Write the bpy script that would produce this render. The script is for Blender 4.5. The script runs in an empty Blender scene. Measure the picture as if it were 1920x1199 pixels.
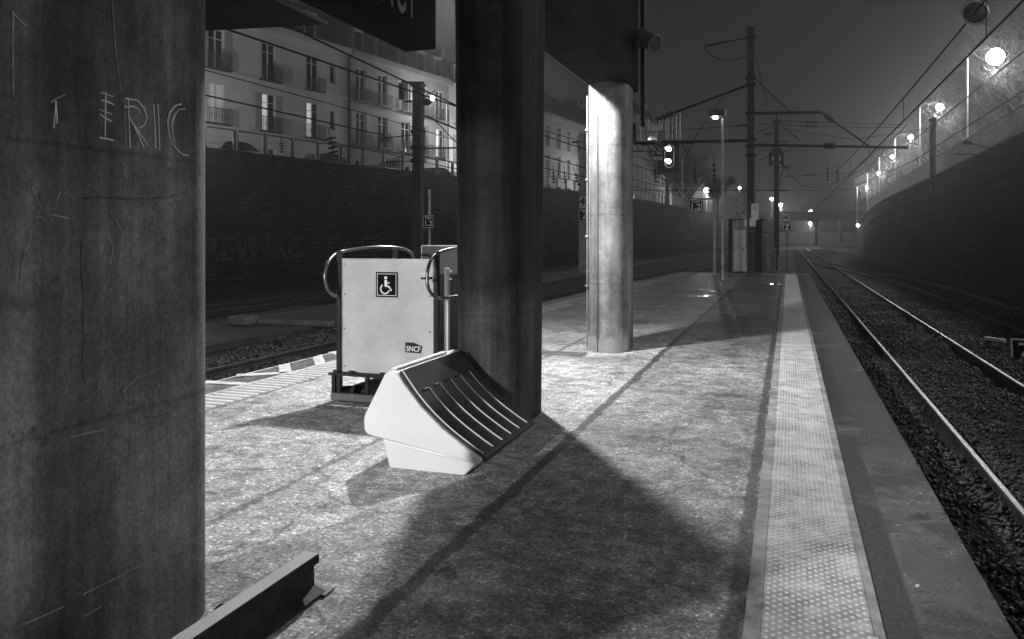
import bpy, math, random
import numpy as np
from mathutils import Vector, Matrix
random.seed(7); rng = np.random.default_rng(7)
R = math.radians; PI = math.pi
SC = bpy.context.scene; C = SC.collection

# ------------------------------------------------ camera / world / exposure
F = 1493.0; A = R(19.13); CA, SA = math.cos(A), math.sin(A); HC = 1.6; HY = 445.0
cam = bpy.data.cameras.new('camera'); co = bpy.data.objects.new('camera', cam); C.objects.link(co)
cam.sensor_width = 36; cam.lens = F/1920*36; cam.shift_y = -(599.5-HY)/1920
cam.clip_end = 2000; cam.clip_start = 0.05
co.location = (0, 0, HC); co.rotation_euler = (R(90), 0, A); SC.camera = co
W = bpy.data.worlds.new('World'); SC.world = W; W.use_nodes = True
nt = W.node_tree; nt.nodes.clear()
sky = nt.nodes.new('ShaderNodeTexSky'); sky.sky_type = 'NISHITA'; sky.sun_disc = False
sky.sun_elevation = R(1.0); sky.sun_rotation = R(160); sky.air_density = 1.0; sky.dust_density = 3.0
bw = nt.nodes.new('ShaderNodeRGBToBW'); bg = nt.nodes.new('ShaderNodeBackground'); wo = nt.nodes.new('ShaderNodeOutputWorld')
nt.links.new(sky.outputs[0], bw.inputs[0]); nt.links.new(bw.outputs[0], bg.inputs[0]); nt.links.new(bg.outputs[0], wo.inputs[0])
bg.inputs[1].default_value = 0.025
SC.view_settings.view_transform = 'Standard'; SC.view_settings.look = 'None'; SC.view_settings.exposure = 0.0; SC.view_settings.gamma = 1
SC.cycles.use_denoising = True
SC.cycles.max_bounces = 6; SC.cycles.diffuse_bounces = 3; SC.cycles.glossy_bounces = 3; SC.cycles.transmission_bounces = 3
SC.cycles.volume_bounces = 0; SC.cycles.sample_clamp_indirect = 4
PLAT_W, PLAT2_W, STREET_W, LEFT_W = 1600, 2100, 950, 1300

# ------------------------------------------------ placement helpers (world X = across platform, Y = along it)
def pix(px, py, D):
    X = (px-960)/F*D
    return Vector((CA*X - SA*D, SA*X + CA*D, HC + (HY-py)/F*D))
def pixg(px, py, z=0.0): return pix(px, py, F*(HC-z)/(py-HY))
def onx(px, py, x0):                       # pixel ray hits plane X = x0
    k = (px-960)/F; D = x0/(CA*k-SA); return pix(px, py, D)
def ony(px, py, y0):
    k = (px-960)/F; D = y0/(SA*k+CA); return pix(px, py, D)
def cw(X, D, z=0.0): return Vector((CA*X - SA*D, SA*X + CA*D, z))

# ------------------------------------------------ materials
def mat(name, val, rough=.7, metal=0., var=None, bump=None, stretch=None, spots=None, emit=0, spec=.5):
    m = bpy.data.materials.new(name); m.use_nodes = True; n = m.node_tree.nodes; l = m.node_tree.links
    b = n['Principled BSDF']; b.inputs['Base Color'].default_value = (val, val, val, 1)
    b.inputs['Roughness'].default_value = rough; b.inputs['Metallic'].default_value = metal
    b.inputs['Specular IOR Level'].default_value = spec
    if emit:
        b.inputs['Emission Color'].default_value = (1, 1, 1, 1); b.inputs['Emission Strength'].default_value = emit
    tc = n.new('ShaderNodeTexCoord'); vec = tc.outputs['Object']
    if stretch:
        mp = n.new('ShaderNodeMapping'); mp.inputs['Scale'].default_value = stretch; l.new(vec, mp.inputs[0]); vec2 = mp.outputs[0]
    else: vec2 = vec
    if var:
        sc, amt = var
        no = n.new('ShaderNodeTexNoise'); no.inputs['Scale'].default_value = sc; no.inputs['Detail'].default_value = 8; no.inputs['Roughness'].default_value = .65
        l.new(vec2, no.inputs['Vector'])
        no2 = n.new('ShaderNodeTexNoise'); no2.inputs['Scale'].default_value = sc*.31; no2.inputs['Detail'].default_value = 5
        l.new(vec, no2.inputs['Vector'])
        ad = n.new('ShaderNodeMath'); ad.operation = 'ADD'; l.new(no.outputs[0], ad.inputs[0]); l.new(no2.outputs[0], ad.inputs[1])
        mr = n.new('ShaderNodeMapRange'); mr.inputs[1].default_value = .8; mr.inputs[2].default_value = 1.2
        mr.inputs[3].default_value = max(val*(1-amt), .004); mr.inputs[4].default_value = min(val*(1+amt), .92)
        l.new(ad.outputs[0], mr.inputs[0]); l.new(mr.outputs[0], b.inputs['Base Color'])
        m['vout'] = mr.name
    if bump:
        sc, st = bump
        nb = n.new('ShaderNodeTexNoise'); nb.inputs['Scale'].default_value = sc; nb.inputs['Detail'].default_value = 6; l.new(vec, nb.inputs['Vector'])
        bp = n.new('ShaderNodeBump'); bp.inputs['Strength'].default_value = st; bp.inputs['Distance'].default_value = .02
        l.new(nb.outputs[0], bp.inputs['Height']); l.new(bp.outputs[0], b.inputs['Normal'])
    return m
M = {}
M['iron'] = mat('dark_painted_steel', .03, .6, .1, var=(6, .4), spec=.25)
M['mast'] = mat('mast_steel', .07, .7, 0, var=(3, .4), spec=.2)
M['galv'] = mat('galvanised_steel', .38, .45, .6, var=(9, .3))
M['greysteel'] = mat('grey_painted_steel', .16, .5, .2, var=(5, .3))
M['wire'] = mat('dark_wire', .012, .9, 0, spec=.05)
M['insul'] = mat('dark_porcelain', .02, .7, spec=.2)
M['handrail'] = mat('worn_tubular_steel', .16, .28, .8, var=(9, .3))
M['white'] = mat('white_paint', .75, .5, var=(8, .08))
M['sign_black'] = mat('black_sign_enamel', .010, .9, spec=.05)
M['sign_white'] = mat('white_sign_enamel', .88, .4)
M['wall_stone'] = mat('concrete_pale', .34, .8, var=(3, .3), bump=(30, .3))
M['shell'] = mat('white_fibreglass', .86, .35, var=(2, .05), bump=(3, .06))
M['ribdark'] = mat('black_ribbed_plastic', .016, .42, var=(5, .5), bump=(6, .1))
M['ribedge'] = mat('worn_rib_edge', .9, .4)
M['panelw'] = mat('scuffed_white_panel', .62, .5, var=(3.5, .16), bump=(14, .05))
M['rail_rust'] = mat('rusty_rail_steel', .035, .7, .3, var=(12, .5), bump=(60, .3))
M['rail_top'] = mat('polished_rail_steel', .22, .36, 1.0, var=(15, .25))
M['rail_dull'] = mat('dull_rail_steel', .25, .5, .6, var=(15, .4))
M['facade'] = mat('pale_limestone', .42, .85, var=(.6, .14), bump=(6, .15))
M['facade2'] = mat('grey_limestone', .2, .85, var=(.6, .18), bump=(6, .15))
M['zinc'] = mat('zinc_roof', .09, .6, .2, var=(1, .3))
M['glass'] = mat('dark_window_glass', .02, .12)
M['litglass'] = mat('lit_curtained_window', .5, .6, emit=.42)
M['dimglass'] = mat('dimly_lit_window', .4, .6, emit=.12)
M['shutter'] = mat('shutter_paint', .22, .7)
M['winframe'] = mat('window_frame_paint', .45, .6)
M['lamp'] = mat('lit_lamp_lens', .9, .5, emit=60)
M['lampdim'] = mat('faint_lamp_lens', .8, .5, emit=1.2)
M['siglamp'] = mat('lit_signal_lens', .9, .5, emit=14)
M['bark'] = mat('bark', .055, .9, var=(5, .4))
M['leaf'] = mat('dark_foliage', .05, .9, var=(.6, .5))
M['carpaint'] = mat('dark_car_paint', .06, .2, .3)
M['carpaint2'] = mat('silver_car_paint', .5, .25, .5)
M['rubber'] = mat('rubber', .02, .8)
M['meshpanel'] = mat('perforated_dark_sheet', .05, .5, var=(8, .2))
M['scratch'] = mat('scratched_pale_line', .9, .9, var=(80, .3))
M['scratch2'] = mat('faint_scratched_line', .36, .9, var=(40, .5))
M['chalk'] = mat('faded_graffiti_paint', .055, .9, var=(3, .6))
M['chalksign'] = mat('faded_sign_lettering', .22, .95, spec=.05)
M['ground'] = mat('dark_earth', .05, .95, var=(.8, .5), bump=(8, .4))
M['street'] = mat('street_asphalt', .09, .6, var=(1.5, .3), bump=(40, .2))
M['stone'] = mat('ballast_stone', .05, .5, var=(9, .9))
M['ballast'] = mat('ballast_bed', .014, .9, var=(26, .8), bump=(45, 1.0))
M['concpath'] = mat('worn_concrete_path', .05, .8, var=(1.2, .5), bump=(30, .4))
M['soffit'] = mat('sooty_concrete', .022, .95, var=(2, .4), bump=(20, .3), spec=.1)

def concrete(name, val, streak=.35, worn=0):
    m = mat(name, val, .82, var=(2.1, streak), stretch=(2.6, 2.6, .16), bump=(34, .22), spec=.2)
    n = m.node_tree.nodes; l = m.node_tree.links; b = n['Principled BSDF']; vo = n[m['vout']].outputs[0]
    tc = n.new('ShaderNodeTexCoord')
    pn = n.new('ShaderNodeTexNoise'); pn.inputs['Scale'].default_value = 70; pn.inputs['Detail'].default_value = 10; l.new(tc.outputs['Object'], pn.inputs['Vector'])
    mr = n.new('ShaderNodeMapRange'); mr.inputs[1].default_value = .38; mr.inputs[2].default_value = .62; mr.inputs[3].default_value = .84; mr.inputs[4].default_value = 1.15
    l.new(pn.outputs[0], mr.inputs[0])
    vo2 = n.new('ShaderNodeTexVoronoi'); vo2.inputs['Scale'].default_value = 11; l.new(tc.outputs['Object'], vo2.inputs['Vector'])
    m2 = n.new('ShaderNodeMapRange'); m2.inputs[1].default_value = .03; m2.inputs[2].default_value = .07; m2.inputs[3].default_value = .45; m2.inputs[4].default_value = 1
    l.new(vo2.outputs['Distance'], m2.inputs[0])
    # pour joints at steady heights
    sx = n.new('ShaderNodeSeparateXYZ'); l.new(tc.outputs['Object'], sx.inputs[0])
    zn = n.new('ShaderNodeMath'); zn.operation = 'MULTIPLY_ADD'; l.new(pn.outputs[0], zn.inputs[0]); zn.inputs[1].default_value = .02; l.new(sx.outputs[2], zn.inputs[2])
    md = n.new('ShaderNodeMath'); md.operation = 'PINGPONG'; l.new(zn.outputs[0], md.inputs[0]); md.inputs[1].default_value = .48
    m3 = n.new('ShaderNodeMapRange'); m3.inputs[1].default_value = .004; m3.inputs[2].default_value = .012; m3.inputs[3].default_value = .75; m3.inputs[4].default_value = 1
    l.new(md.outputs[0], m3.inputs[0])
    cur = vo
    mp2 = n.new('ShaderNodeMapping'); mp2.inputs['Scale'].default_value = (7, 7, .3); l.new(tc.outputs['Object'], mp2.inputs[0])
    n5 = n.new('ShaderNodeTexNoise'); n5.inputs['Scale'].default_value = 1.0; n5.inputs['Detail'].default_value = 6; n5.inputs['Roughness'].default_value = .6; l.new(mp2.outputs[0], n5.inputs['Vector'])
    m5 = n.new('ShaderNodeMapRange'); m5.inputs[1].default_value = .42; m5.inputs[2].default_value = .62; m5.inputs[3].default_value = .85; m5.inputs[4].default_value = 1.28; l.new(n5.outputs[0], m5.inputs[0])
    n6 = n.new('ShaderNodeTexNoise'); n6.inputs['Scale'].default_value = 9; n6.inputs['Detail'].default_value = 9; n6.inputs['Roughness'].default_value = .75; l.new(tc.outputs['Object'], n6.inputs['Vector'])
    m6 = n.new('ShaderNodeMapRange'); m6.inputs[1].default_value = .6; m6.inputs[2].default_value = .68; m6.inputs[3].default_value = 1; m6.inputs[4].default_value = .5; l.new(n6.outputs[0], m6.inputs[0])
    n7 = n.new('ShaderNodeTexNoise'); n7.inputs['Scale'].default_value = 2.2; n7.inputs['Detail'].default_value = 9; n7.inputs['Roughness'].default_value = .72; l.new(tc.outputs['Object'], n7.inputs['Vector'])
    m7 = n.new('ShaderNodeMapRange'); m7.inputs[1].default_value = .4; m7.inputs[2].default_value = .62; m7.inputs[3].default_value = .68; m7.inputs[4].default_value = 1.28; l.new(n7.outputs[0], m7.inputs[0])
    for q in (mr, m2, m3, m5, m6, m7):
        mm = n.new('ShaderNodeMath'); mm.operation = 'MULTIPLY'; l.new(cur, mm.inputs[0]); l.new(q.outputs[0], mm.inputs[1]); cur = mm.outputs[0]
    if worn:      # colour turns paler below about head height, ragged upper limit
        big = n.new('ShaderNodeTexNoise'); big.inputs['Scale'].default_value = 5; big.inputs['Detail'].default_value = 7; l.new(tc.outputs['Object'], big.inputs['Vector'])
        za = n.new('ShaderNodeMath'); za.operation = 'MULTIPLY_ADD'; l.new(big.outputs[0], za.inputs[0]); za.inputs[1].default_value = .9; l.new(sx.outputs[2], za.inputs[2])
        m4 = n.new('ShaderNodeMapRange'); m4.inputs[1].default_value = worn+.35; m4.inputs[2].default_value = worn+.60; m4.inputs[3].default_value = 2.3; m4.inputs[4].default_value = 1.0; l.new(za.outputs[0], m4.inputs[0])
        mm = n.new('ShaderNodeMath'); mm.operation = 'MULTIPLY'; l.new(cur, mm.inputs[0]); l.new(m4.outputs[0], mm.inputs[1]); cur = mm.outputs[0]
    l.new(cur, b.inputs['Base Color'])
    return m
M['pillar'] = concrete('weathered_concrete', .2, .5)
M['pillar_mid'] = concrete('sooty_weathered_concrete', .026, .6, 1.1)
M['pillar_pale'] = concrete('pale_weathered_concrete', .25, .35)

def brick(name, c1, c2, mortar, scale):
    m = bpy.data.materials.new(name); m.use_nodes = True; n = m.node_tree.nodes; l = m.node_tree.links; b = n['Principled BSDF']
    b.inputs['Roughness'].default_value = .9; b.inputs['Specular IOR Level'].default_value = .2
    uv = n.new('ShaderNodeUVMap'); br = n.new('ShaderNodeTexBrick'); br.inputs['Scale'].default_value = scale
    br.inputs['Color1'].default_value = (c1, c1, c1, 1); br.inputs['Color2'].default_value = (c2, c2, c2, 1); br.inputs['Mortar'].default_value = (mortar,)*3+(1,)
    br.inputs['Mortar Size'].default_value = .03; br.inputs['Bias'].default_value = 0
    l.new(uv.outputs[0], br.inputs['Vector'])
    no = n.new('ShaderNodeTexNoise'); no.inputs['Scale'].default_value = .45; no.inputs['Detail'].default_value = 9; no.inputs['Roughness'].default_value = .7; l.new(uv.outputs[0], no.inputs['Vector'])
    mr = n.new('ShaderNodeMapRange'); mr.inputs[1].default_value = .35; mr.inputs[2].default_value = .68; mr.inputs[3].default_value = .35; mr.inputs[4].default_value = 1.8
    l.new(no.outputs[0], mr.inputs[0])
    mx = n.new('ShaderNodeVectorMath'); mx.operation = 'SCALE'; l.new(br.outputs[0], mx.inputs[0]); l.new(mr.outputs[0], mx.inputs['Scale'])
    l.new(mx.outputs[0], b.inputs['Base Color'])
    bp = n.new('ShaderNodeBump'); bp.inputs['Strength'].default_value = .8; bp.inputs['Distance'].default_value = .03; l.new(br.outputs[0], bp.inputs['Height']); l.new(bp.outputs[0], b.inputs['Normal'])
    return m
M['brick'] = brick('sooty_brickwork', .06, .018, .006, .9)
M['brick2'] = brick('sooty_masonry', .034, .014, .006, .6)

def platform_mat():
    m = bpy.data.materials.new('worn_wet_asphalt'); m.use_nodes = True; n = m.node_tree.nodes; l = m.node_tree.links; b = n['Principled BSDF']
    ge = n.new('ShaderNodeNewGeometry'); P = ge.outputs['Position']
    def noise(sc, det=6, r=.6, vec=P):
        q = n.new('ShaderNodeTexNoise'); q.inputs['Scale'].default_value = sc; q.inputs['Detail'].default_value = det; q.inputs['Roughness'].default_value = r; l.new(vec, q.inputs['Vector']); return q.outputs[0]
    def mrange(x, a, bb, c, d):
        q = n.new('ShaderNodeMapRange'); q.inputs[1].default_value = a; q.inputs[2].default_value = bb; q.inputs[3].default_value = c; q.inputs[4].default_value = d; l.new(x, q.inputs[0]); return q.outputs[0]
    def ma(op, a, bb):
        q = n.new('ShaderNodeMath'); q.operation = op
        for i, x in enumerate((a, bb)):
            if isinstance(x, (int, float)): q.inputs[i].default_value = x
            else: l.new(x, q.inputs[i])
        return q.outputs[0]
    sx = n.new('ShaderNodeSeparateXYZ'); l.new(P, sx.inputs[0]); x = sx.outputs[0]; y = sx.outputs[1]
    big = noise(.7, 5); mid = noise(5, 8, .7); fine = noise(48, 5, .75); vf = noise(150, 3, .7)
    med2 = noise(14, 6, .75)
    base = ma('MULTIPLY', mrange(big, .35, .65, .27, .55), mrange(mid, .36, .64, .5, 1.3))
    base = ma('MULTIPLY', base, mrange(med2, .38, .62, .6, 1.35))
    base = ma('MULTIPLY', base, mrange(fine, .38, .62, .4, 1.6))
    base = ma('MULTIPLY', base, mrange(vf, .56, .68, 1.0, 2.3))
    vor = n.new('ShaderNodeTexVoronoi'); vor.inputs['Scale'].default_value = 34; l.new(P, vor.inputs['Vector'])
    glint = ma('MULTIPLY', mrange(vor.outputs['Distance'], .22, .32, 1, 0), mrange(noise(7, 5, .8), .47, .55, 0, 1))
    base = ma('MULTIPLY', base, mrange(glint, 0, 1, .92, 2.0))  # glints of wet aggregate painted in as paler specks
    vor2 = n.new('ShaderNodeTexVoronoi'); vor2.inputs['Scale'].default_value = 7; l.new(P, vor2.inputs['Vector'])
    base = ma('MULTIPLY', base, mrange(vor2.outputs['Distance'], .07, .13, .5, 1.0))
    vor3 = n.new('ShaderNodeTexVoronoi'); vor3.feature = 'DISTANCE_TO_EDGE'; vor3.inputs['Scale'].default_value = .55
    wv = n.new('ShaderNodeVectorMath'); wv.operation = 'MULTIPLY_ADD'; nc = n.new('ShaderNodeTexNoise'); nc.inputs['Scale'].default_value = 3; nc.inputs['Detail'].default_value = 8; l.new(P, nc.inputs['Vector'])
    l.new(nc.outputs['Color'], wv.inputs[0]); wv.inputs[1].default_value = (.5, .5, .5); l.new(P, wv.inputs[2]); l.new(wv.outputs[0], vor3.inputs['Vector'])
    base = ma('MULTIPLY', base, mrange(vor3.outputs['Distance'], .003, .009, .5, 1.0))
    stain = mrange(noise(1.6, 9, .75), .56, .62, 1.0, .62); base = ma('MULTIPLY', base, stain)
    wob = ma('MULTIPLY', ma('SUBTRACT', noise(4, 6, .7), .5), .12)
    def strip(c, hw, soft=.02):
        d = ma('ABSOLUTE', ma('SUBTRACT', ma('ADD', x, wob), c), 0)
        return mrange(d, hw, hw+soft, 0, 1)
    for c, hw, dk in ((-1.64, .035, .22), (-.215, .028, .3), (.44, .055, .35), (-3.05, .02, .45)):
        base = ma('MULTIPLY', base, mrange(strip(c, hw), 0, 1, dk, 1))
    # edge slabs: darker concrete, joints across, nosing
    edge = mrange(x, .36, .37, 0, 1)
    base = ma('MULTIPLY', base, mrange(edge, 0, 1, 1, .055))
    slab = mrange(x, .50, .52, 0, 1)
    base = ma('MULTIPLY', base, mrange(slab, 0, 1, 1, 1.45))
    nose = mrange(x, .765, .772, 0, 1)
    base = ma('MULTIPLY', base, mrange(nose, 0, 1, 1, .8))
    jl = ma('ABSOLUTE', ma('SUBTRACT', x, .768), 0)
    base = ma('MULTIPLY', base, mrange(jl, .004, .008, .4, 1))
    base = ma('MULTIPLY', base, mrange(x, -1.60, -1.58, 1.15, .74)); lipn = ma('ABSOLUTE', ma('SUBTRACT', x, .782), 0); base = ma('MULTIPLY', base, mrange(lipn, .006, .012, 2.2, 1))
    jy = ma('PINGPONG', ma('ADD', y, .3), .5)
    jd = mrange(jy, .004, .01, .45, 1)
    jd = ma('MAXIMUM', jd, ma('SUBTRACT', 1, slab))
    base = ma('MULTIPLY', base, jd)
    # left edge slabs darker too
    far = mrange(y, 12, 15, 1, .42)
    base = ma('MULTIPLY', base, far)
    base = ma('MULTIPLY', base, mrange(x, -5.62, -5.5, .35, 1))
    l.new(base, b.inputs['Base Color'])
    # damp patches
    wet = mrange(noise(1.1, 4, .5), .58, .66, 0, 1)
    wetfar = mrange(y, 9, 16, 0, .5)
    wr = ma('SUBTRACT', mrange(fine, .35, .65, .7, .42), ma('MULTIPLY', ma('MAXIMUM', wet, wetfar), .22))
    pud = mrange(noise(.55, 2, .4), .66, .69, 0, 1); pud = ma('MULTIPLY', pud, mrange(y, 12, 14, 0, 1)); pud = ma('MULTIPLY', pud, mrange(x, -.32, -.25, 1, 0))
    wr = ma('MULTIPLY', wr, mrange(pud, 0, 1, 1, .1))
    sl = ma('MULTIPLY', slab, mrange(noise(1.3, 5, .6), .44, .52, 0, 1)); sl = ma('MULTIPLY', sl, mrange(y, 5, 7, 1, 0)); wr = ma('MULTIPLY', wr, mrange(sl, 0, 1, 1, .38))
    l.new(wr, b.inputs['Roughness'])
    h = ma('ADD', ma('MULTIPLY', fine, .6), ma('MULTIPLY', vf, .5))
    bp = n.new('ShaderNodeBump'); bp.inputs['Distance'].default_value = .012; l.new(h, bp.inputs['Height'])
    l.new(mrange(pud, 0, 1, .75, .02), bp.inputs['Strength']); l.new(bp.outputs[0], b.inputs['Normal'])
    return m
M['platform'] = platform_mat()
M['tactile'] = mat('pale_tactile_concrete', .42, .6, var=(9, .5), bump=(70, .25))
M['tactile_border'] = mat('grey_concrete_border', .3, .7, var=(9, .4), bump=(60, .3))
M['marking'] = mat('worn_white_road_paint', .62, .6, var=(9, .25), bump=(50, .2))

# ------------------------------------------------ mesh builder
class MB:
    def __init__(s): s.v = []; s.f = []; s.uv = None
    def add(s, vs, fs):
        b = len(s.v); s.v += [tuple(x) for x in vs]; s.f += [tuple(i+b for i in f) for f in fs]; return s
    def box(s, lo, hi, M4=None):
        (a, b, c), (d, e, f) = lo, hi
        vs = [(a,b,c),(d,b,c),(d,e,c),(a,e,c),(a,b,f),(d,b,f),(d,e,f),(a,e,f)]
        if M4 is not None: vs = [M4 @ Vector(x) for x in vs]
        return s.add(vs, [(0,3,2,1),(4,5,6,7),(0,1,5,4),(1,2,6,5),(2,3,7,6),(3,0,4,7)])
    def bbox(s, lo, hi, bv=.01, M4=None):      # box with chamfered edges
        import bmesh
        bm = bmesh.new(); bmesh.ops.create_cube(bm, size=1)
        c = [(a+b)/2 for a, b in zip(lo, hi)]; d = [b-a for a, b in zip(lo, hi)]
        for v in bm.verts: v.co = Vector([c[i]+v.co[i]*d[i] for i in range(3)])
        bmesh.ops.bevel(bm, geom=bm.edges[:], offset=bv, segments=2, profile=.5, affect='EDGES')
        bm.verts.ensure_lookup_table(); vs = [v.co.copy() for v in bm.verts]
        if M4 is not None: vs = [M4 @ v for v in vs]
        fs = [[v.index for v in f.verts] for f in bm.faces]; bm.free(); return s.add(vs, fs)
    def tube(s, pts, r, n=8, closed=False):
        P = [Vector(p) for p in pts]; m = len(P); rr = r if isinstance(r, (list, tuple)) else [r]*m
        T = []
        for i in range(m):
            a = P[(i-1) % m] if (closed or i > 0) else P[0]; b = P[(i+1) % m] if (closed or i < m-1) else P[-1]
            t = (b-a); T.append(t.normalized() if t.length > 1e-9 else Vector((0, 0, 1)))
        u = T[0].orthogonal().normalized(); vs = []
        for i in range(m):
            u = (u - T[i]*u.dot(T[i])); u = u.normalized() if u.length > 1e-6 else T[i].orthogonal().normalized()
            w = T[i].cross(u)
            for k in range(n):
                a = 2*PI*k/n; vs.append(P[i]+(u*math.cos(a)+w*math.sin(a))*rr[i])
        fs = []
        for i in range(m if closed else m-1):
            j = (i+1) % m
            for k in range(n): fs.append((i*n+k, i*n+(k+1) % n, j*n+(k+1) % n, j*n+k))
        if not closed: fs += [tuple(range(n))[::-1], tuple((m-1)*n+k for k in range(n))]
        return s.add(vs, fs)
    def lathe(s, prof, n=16, axis_o=(0, 0, 0), ax=(0, 0, 1)):   # prof (r,h)
        z = Vector(ax).normalized(); x = z.orthogonal().normalized(); y = z.cross(x); o = Vector(axis_o); vs = []
        for r, h in prof:
            for k in range(n):
                a = 2*PI*k/n; vs.append(o+z*h+(x*math.cos(a)+y*math.sin(a))*r)
        fs = [(i*n+k, i*n+(k+1) % n, (i+1)*n+(k+1) % n, (i+1)*n+k) for i in range(len(prof)-1) for k in range(n)]
        fs += [tuple(range(n))[::-1], tuple((len(prof)-1)*n+k for k in range(n))]
        return s.add(vs, fs)
    def prism(s, loop, off):                    # 3D planar loop extruded by vector
        off = Vector(off); n = len(loop); vs = [Vector(p) for p in loop]+[Vector(p)+off for p in loop]
        return s.add(vs, [tuple(range(n))[::-1], tuple(range(n, 2*n))]+[(i, (i+1) % n, n+(i+1) % n, n+i) for i in range(n)])
    def ribbon(s, pts, w, n, th=.0015):         # flat stroke lying on a plane with normal n
        P = [Vector(p) for p in pts]; n = Vector(n).normalized(); L = []; Rr = []
        for i, p in enumerate(P):
            t = (P[min(i+1, len(P)-1)]-P[max(i-1, 0)]).normalized(); q = n.cross(t)
            ww = w if not isinstance(w, (list, tuple)) else w[i]
            L.append(p+q*ww/2); Rr.append(p-q*ww/2)
        m = len(P); vs = L+Rr+[x+n*th for x in L]+[x+n*th for x in Rr]; fs = []
        for i in range(m-1):
            fs += [(2*m+i, 3*m+i, 3*m+i+1, 2*m+i+1), (i, 2*m+i, 2*m+i+1, i+1), (m+i, m+i+1, 3*m+i+1, 3*m+i)]
        fs += [(0, m, 3*m, 2*m), (m-1, 3*m-1, 4*m-1, 2*m-1)]
        return s.add(vs, fs)
    def build(s, name, m, parent=None, smooth=False):
        me = bpy.data.meshes.new(name)
        off = Vector((0, 0, 0))
        if parent is not None and not parent.get('_local'): off = ROOTLOC.get(parent.name, Vector((0, 0, 0)))
        me.from_pydata([tuple(Vector(x)-off) for x in s.v], [], s.f); me.update()
        me.materials.append(m if not isinstance(m, str) else M[m])
        if smooth:
            me.polygons.foreach_set('use_smooth', [True]*len(me.polygons))
            try: me.set_sharp_from_angle(angle=R(38))
            except Exception: pass
        o = bpy.data.objects.new(name, me); C.objects.link(o)
        if parent is not None: o.parent = parent; ROOTLOC[o.name] = off
        return o
ROOTLOC = {}
def thing(name, label, cat, loc=(0, 0, 0), rz=0, group=None, local=False):
    o = bpy.data.objects.new(name, None); C.objects.link(o); o.location = loc; o.rotation_euler = (0, 0, rz); o.empty_display_size = .2
    o['label'] = label; o['category'] = cat
    if group: o['group'] = group
    ROOTLOC[o.name] = Vector((0, 0, 0)) if local else Vector(loc)
    return o
def tag(o, label, cat, group=None):
    o['label'] = label; o['category'] = cat
    if group: o['group'] = group
    return o
def struct(o, kind='structure'): o['kind'] = kind; return o
def dup(root, loc, label, rz=None):
    r = root.copy(); C.objects.link(r); r.location = loc; r['label'] = label
    if rz is not None: r.rotation_euler = (0, 0, rz)
    for ch in list(root.children):
        c = ch.copy(); C.objects.link(c); c.parent = r
        for g in ch.children:
            d = g.copy(); C.objects.link(d); d.parent = c
    return r
def lettering(body, size, loc, m, parent, axes=None, name='lettering', ext=.002, align='CENTER', sx=1.0, bold=0):
    cu = bpy.data.curves.new(name, 'FONT'); cu.body = body; cu.size = size; cu.extrude = ext; cu.align_x = align; cu.align_y = 'CENTER'; cu.offset = bold
    cu.materials.append(M[m]); o = bpy.data.objects.new(name, cu); C.objects.link(o)
    X, Y = axes or (Vector((1, 0, 0)), Vector((0, 0, 1))); X = Vector(X).normalized(); Y = Vector(Y).normalized(); Z = X.cross(Y)
    m4 = Matrix((X*sx, Y, Z)).transposed().to_4x4(); m4.translation = Vector(loc)-(ROOTLOC.get(parent.name, Vector((0, 0, 0))) if parent else Vector((0, 0, 0)))
    bpy.context.view_layer.update(); dg = bpy.context.evaluated_depsgraph_get()
    me = bpy.data.meshes.new_from_object(o.evaluated_get(dg)); bpy.data.objects.remove(o); o = bpy.data.objects.new(name, me); C.objects.link(o)
    o.matrix_local = m4
    if parent:
        o.parent = parent; o.matrix_local = m4; ROOTLOC[o.name] = ROOTLOC.get(parent.name, Vector((0, 0, 0)))
    return o
def light(name, loc, power, parent, r=.12, spot=None, aim=None):
    li = bpy.data.lights.new(name, 'SPOT' if spot else 'POINT'); li.energy = power; li.shadow_soft_size = r; li.color = (1, 1, 1)
    if spot: li.spot_size = R(spot); li.spot_blend = .04
    o = bpy.data.objects.new(name, li); C.objects.link(o)
    o.location = Vector(loc)-(ROOTLOC.get(parent.name, Vector((0, 0, 0))) if parent else Vector((0, 0, 0)))
    if parent: o.parent = parent
    return o

# ================================================= SETTING
g = MB(); g.box((-700, -400, -1.6), (700, 1000, -1.2)); struct(g.build('ground', 'ground'))
# track bed with a gently uneven surface
def bed(name, x0, x1, y0, y1, nx, ny, z):
    m = MB(); vs = []
    for j in range(ny+1):
        t = j/ny; yy = y0+(y1-y0)*t**1.7
        for i in range(nx+1):
            xx = x0+(x1-x0)*i/nx; vs.append((xx, yy, z+.035*math.sin(xx*2.1+yy*.7)+.03*math.sin(yy*1.9-xx)+rng.uniform(-.015, .015)))
    m.add(vs, [(j*(nx+1)+i, j*(nx+1)+i+1, (j+1)*(nx+1)+i+1, (j+1)*(nx+1)+i) for j in range(ny) for i in range(nx)])
    return struct(m.build(name, 'ballast'))
bed('track_bed', .6, 7.6, -14, 300, 60, 260, -.69)
bed('track_bed', -45, -3.5, -14, 300, 60, 120, -.74)
g = MB(); g.box((-3.45, 38, -1.1), (.58, 300, -.72)); struct(g.build('track_ground', 'ground'))

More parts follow.
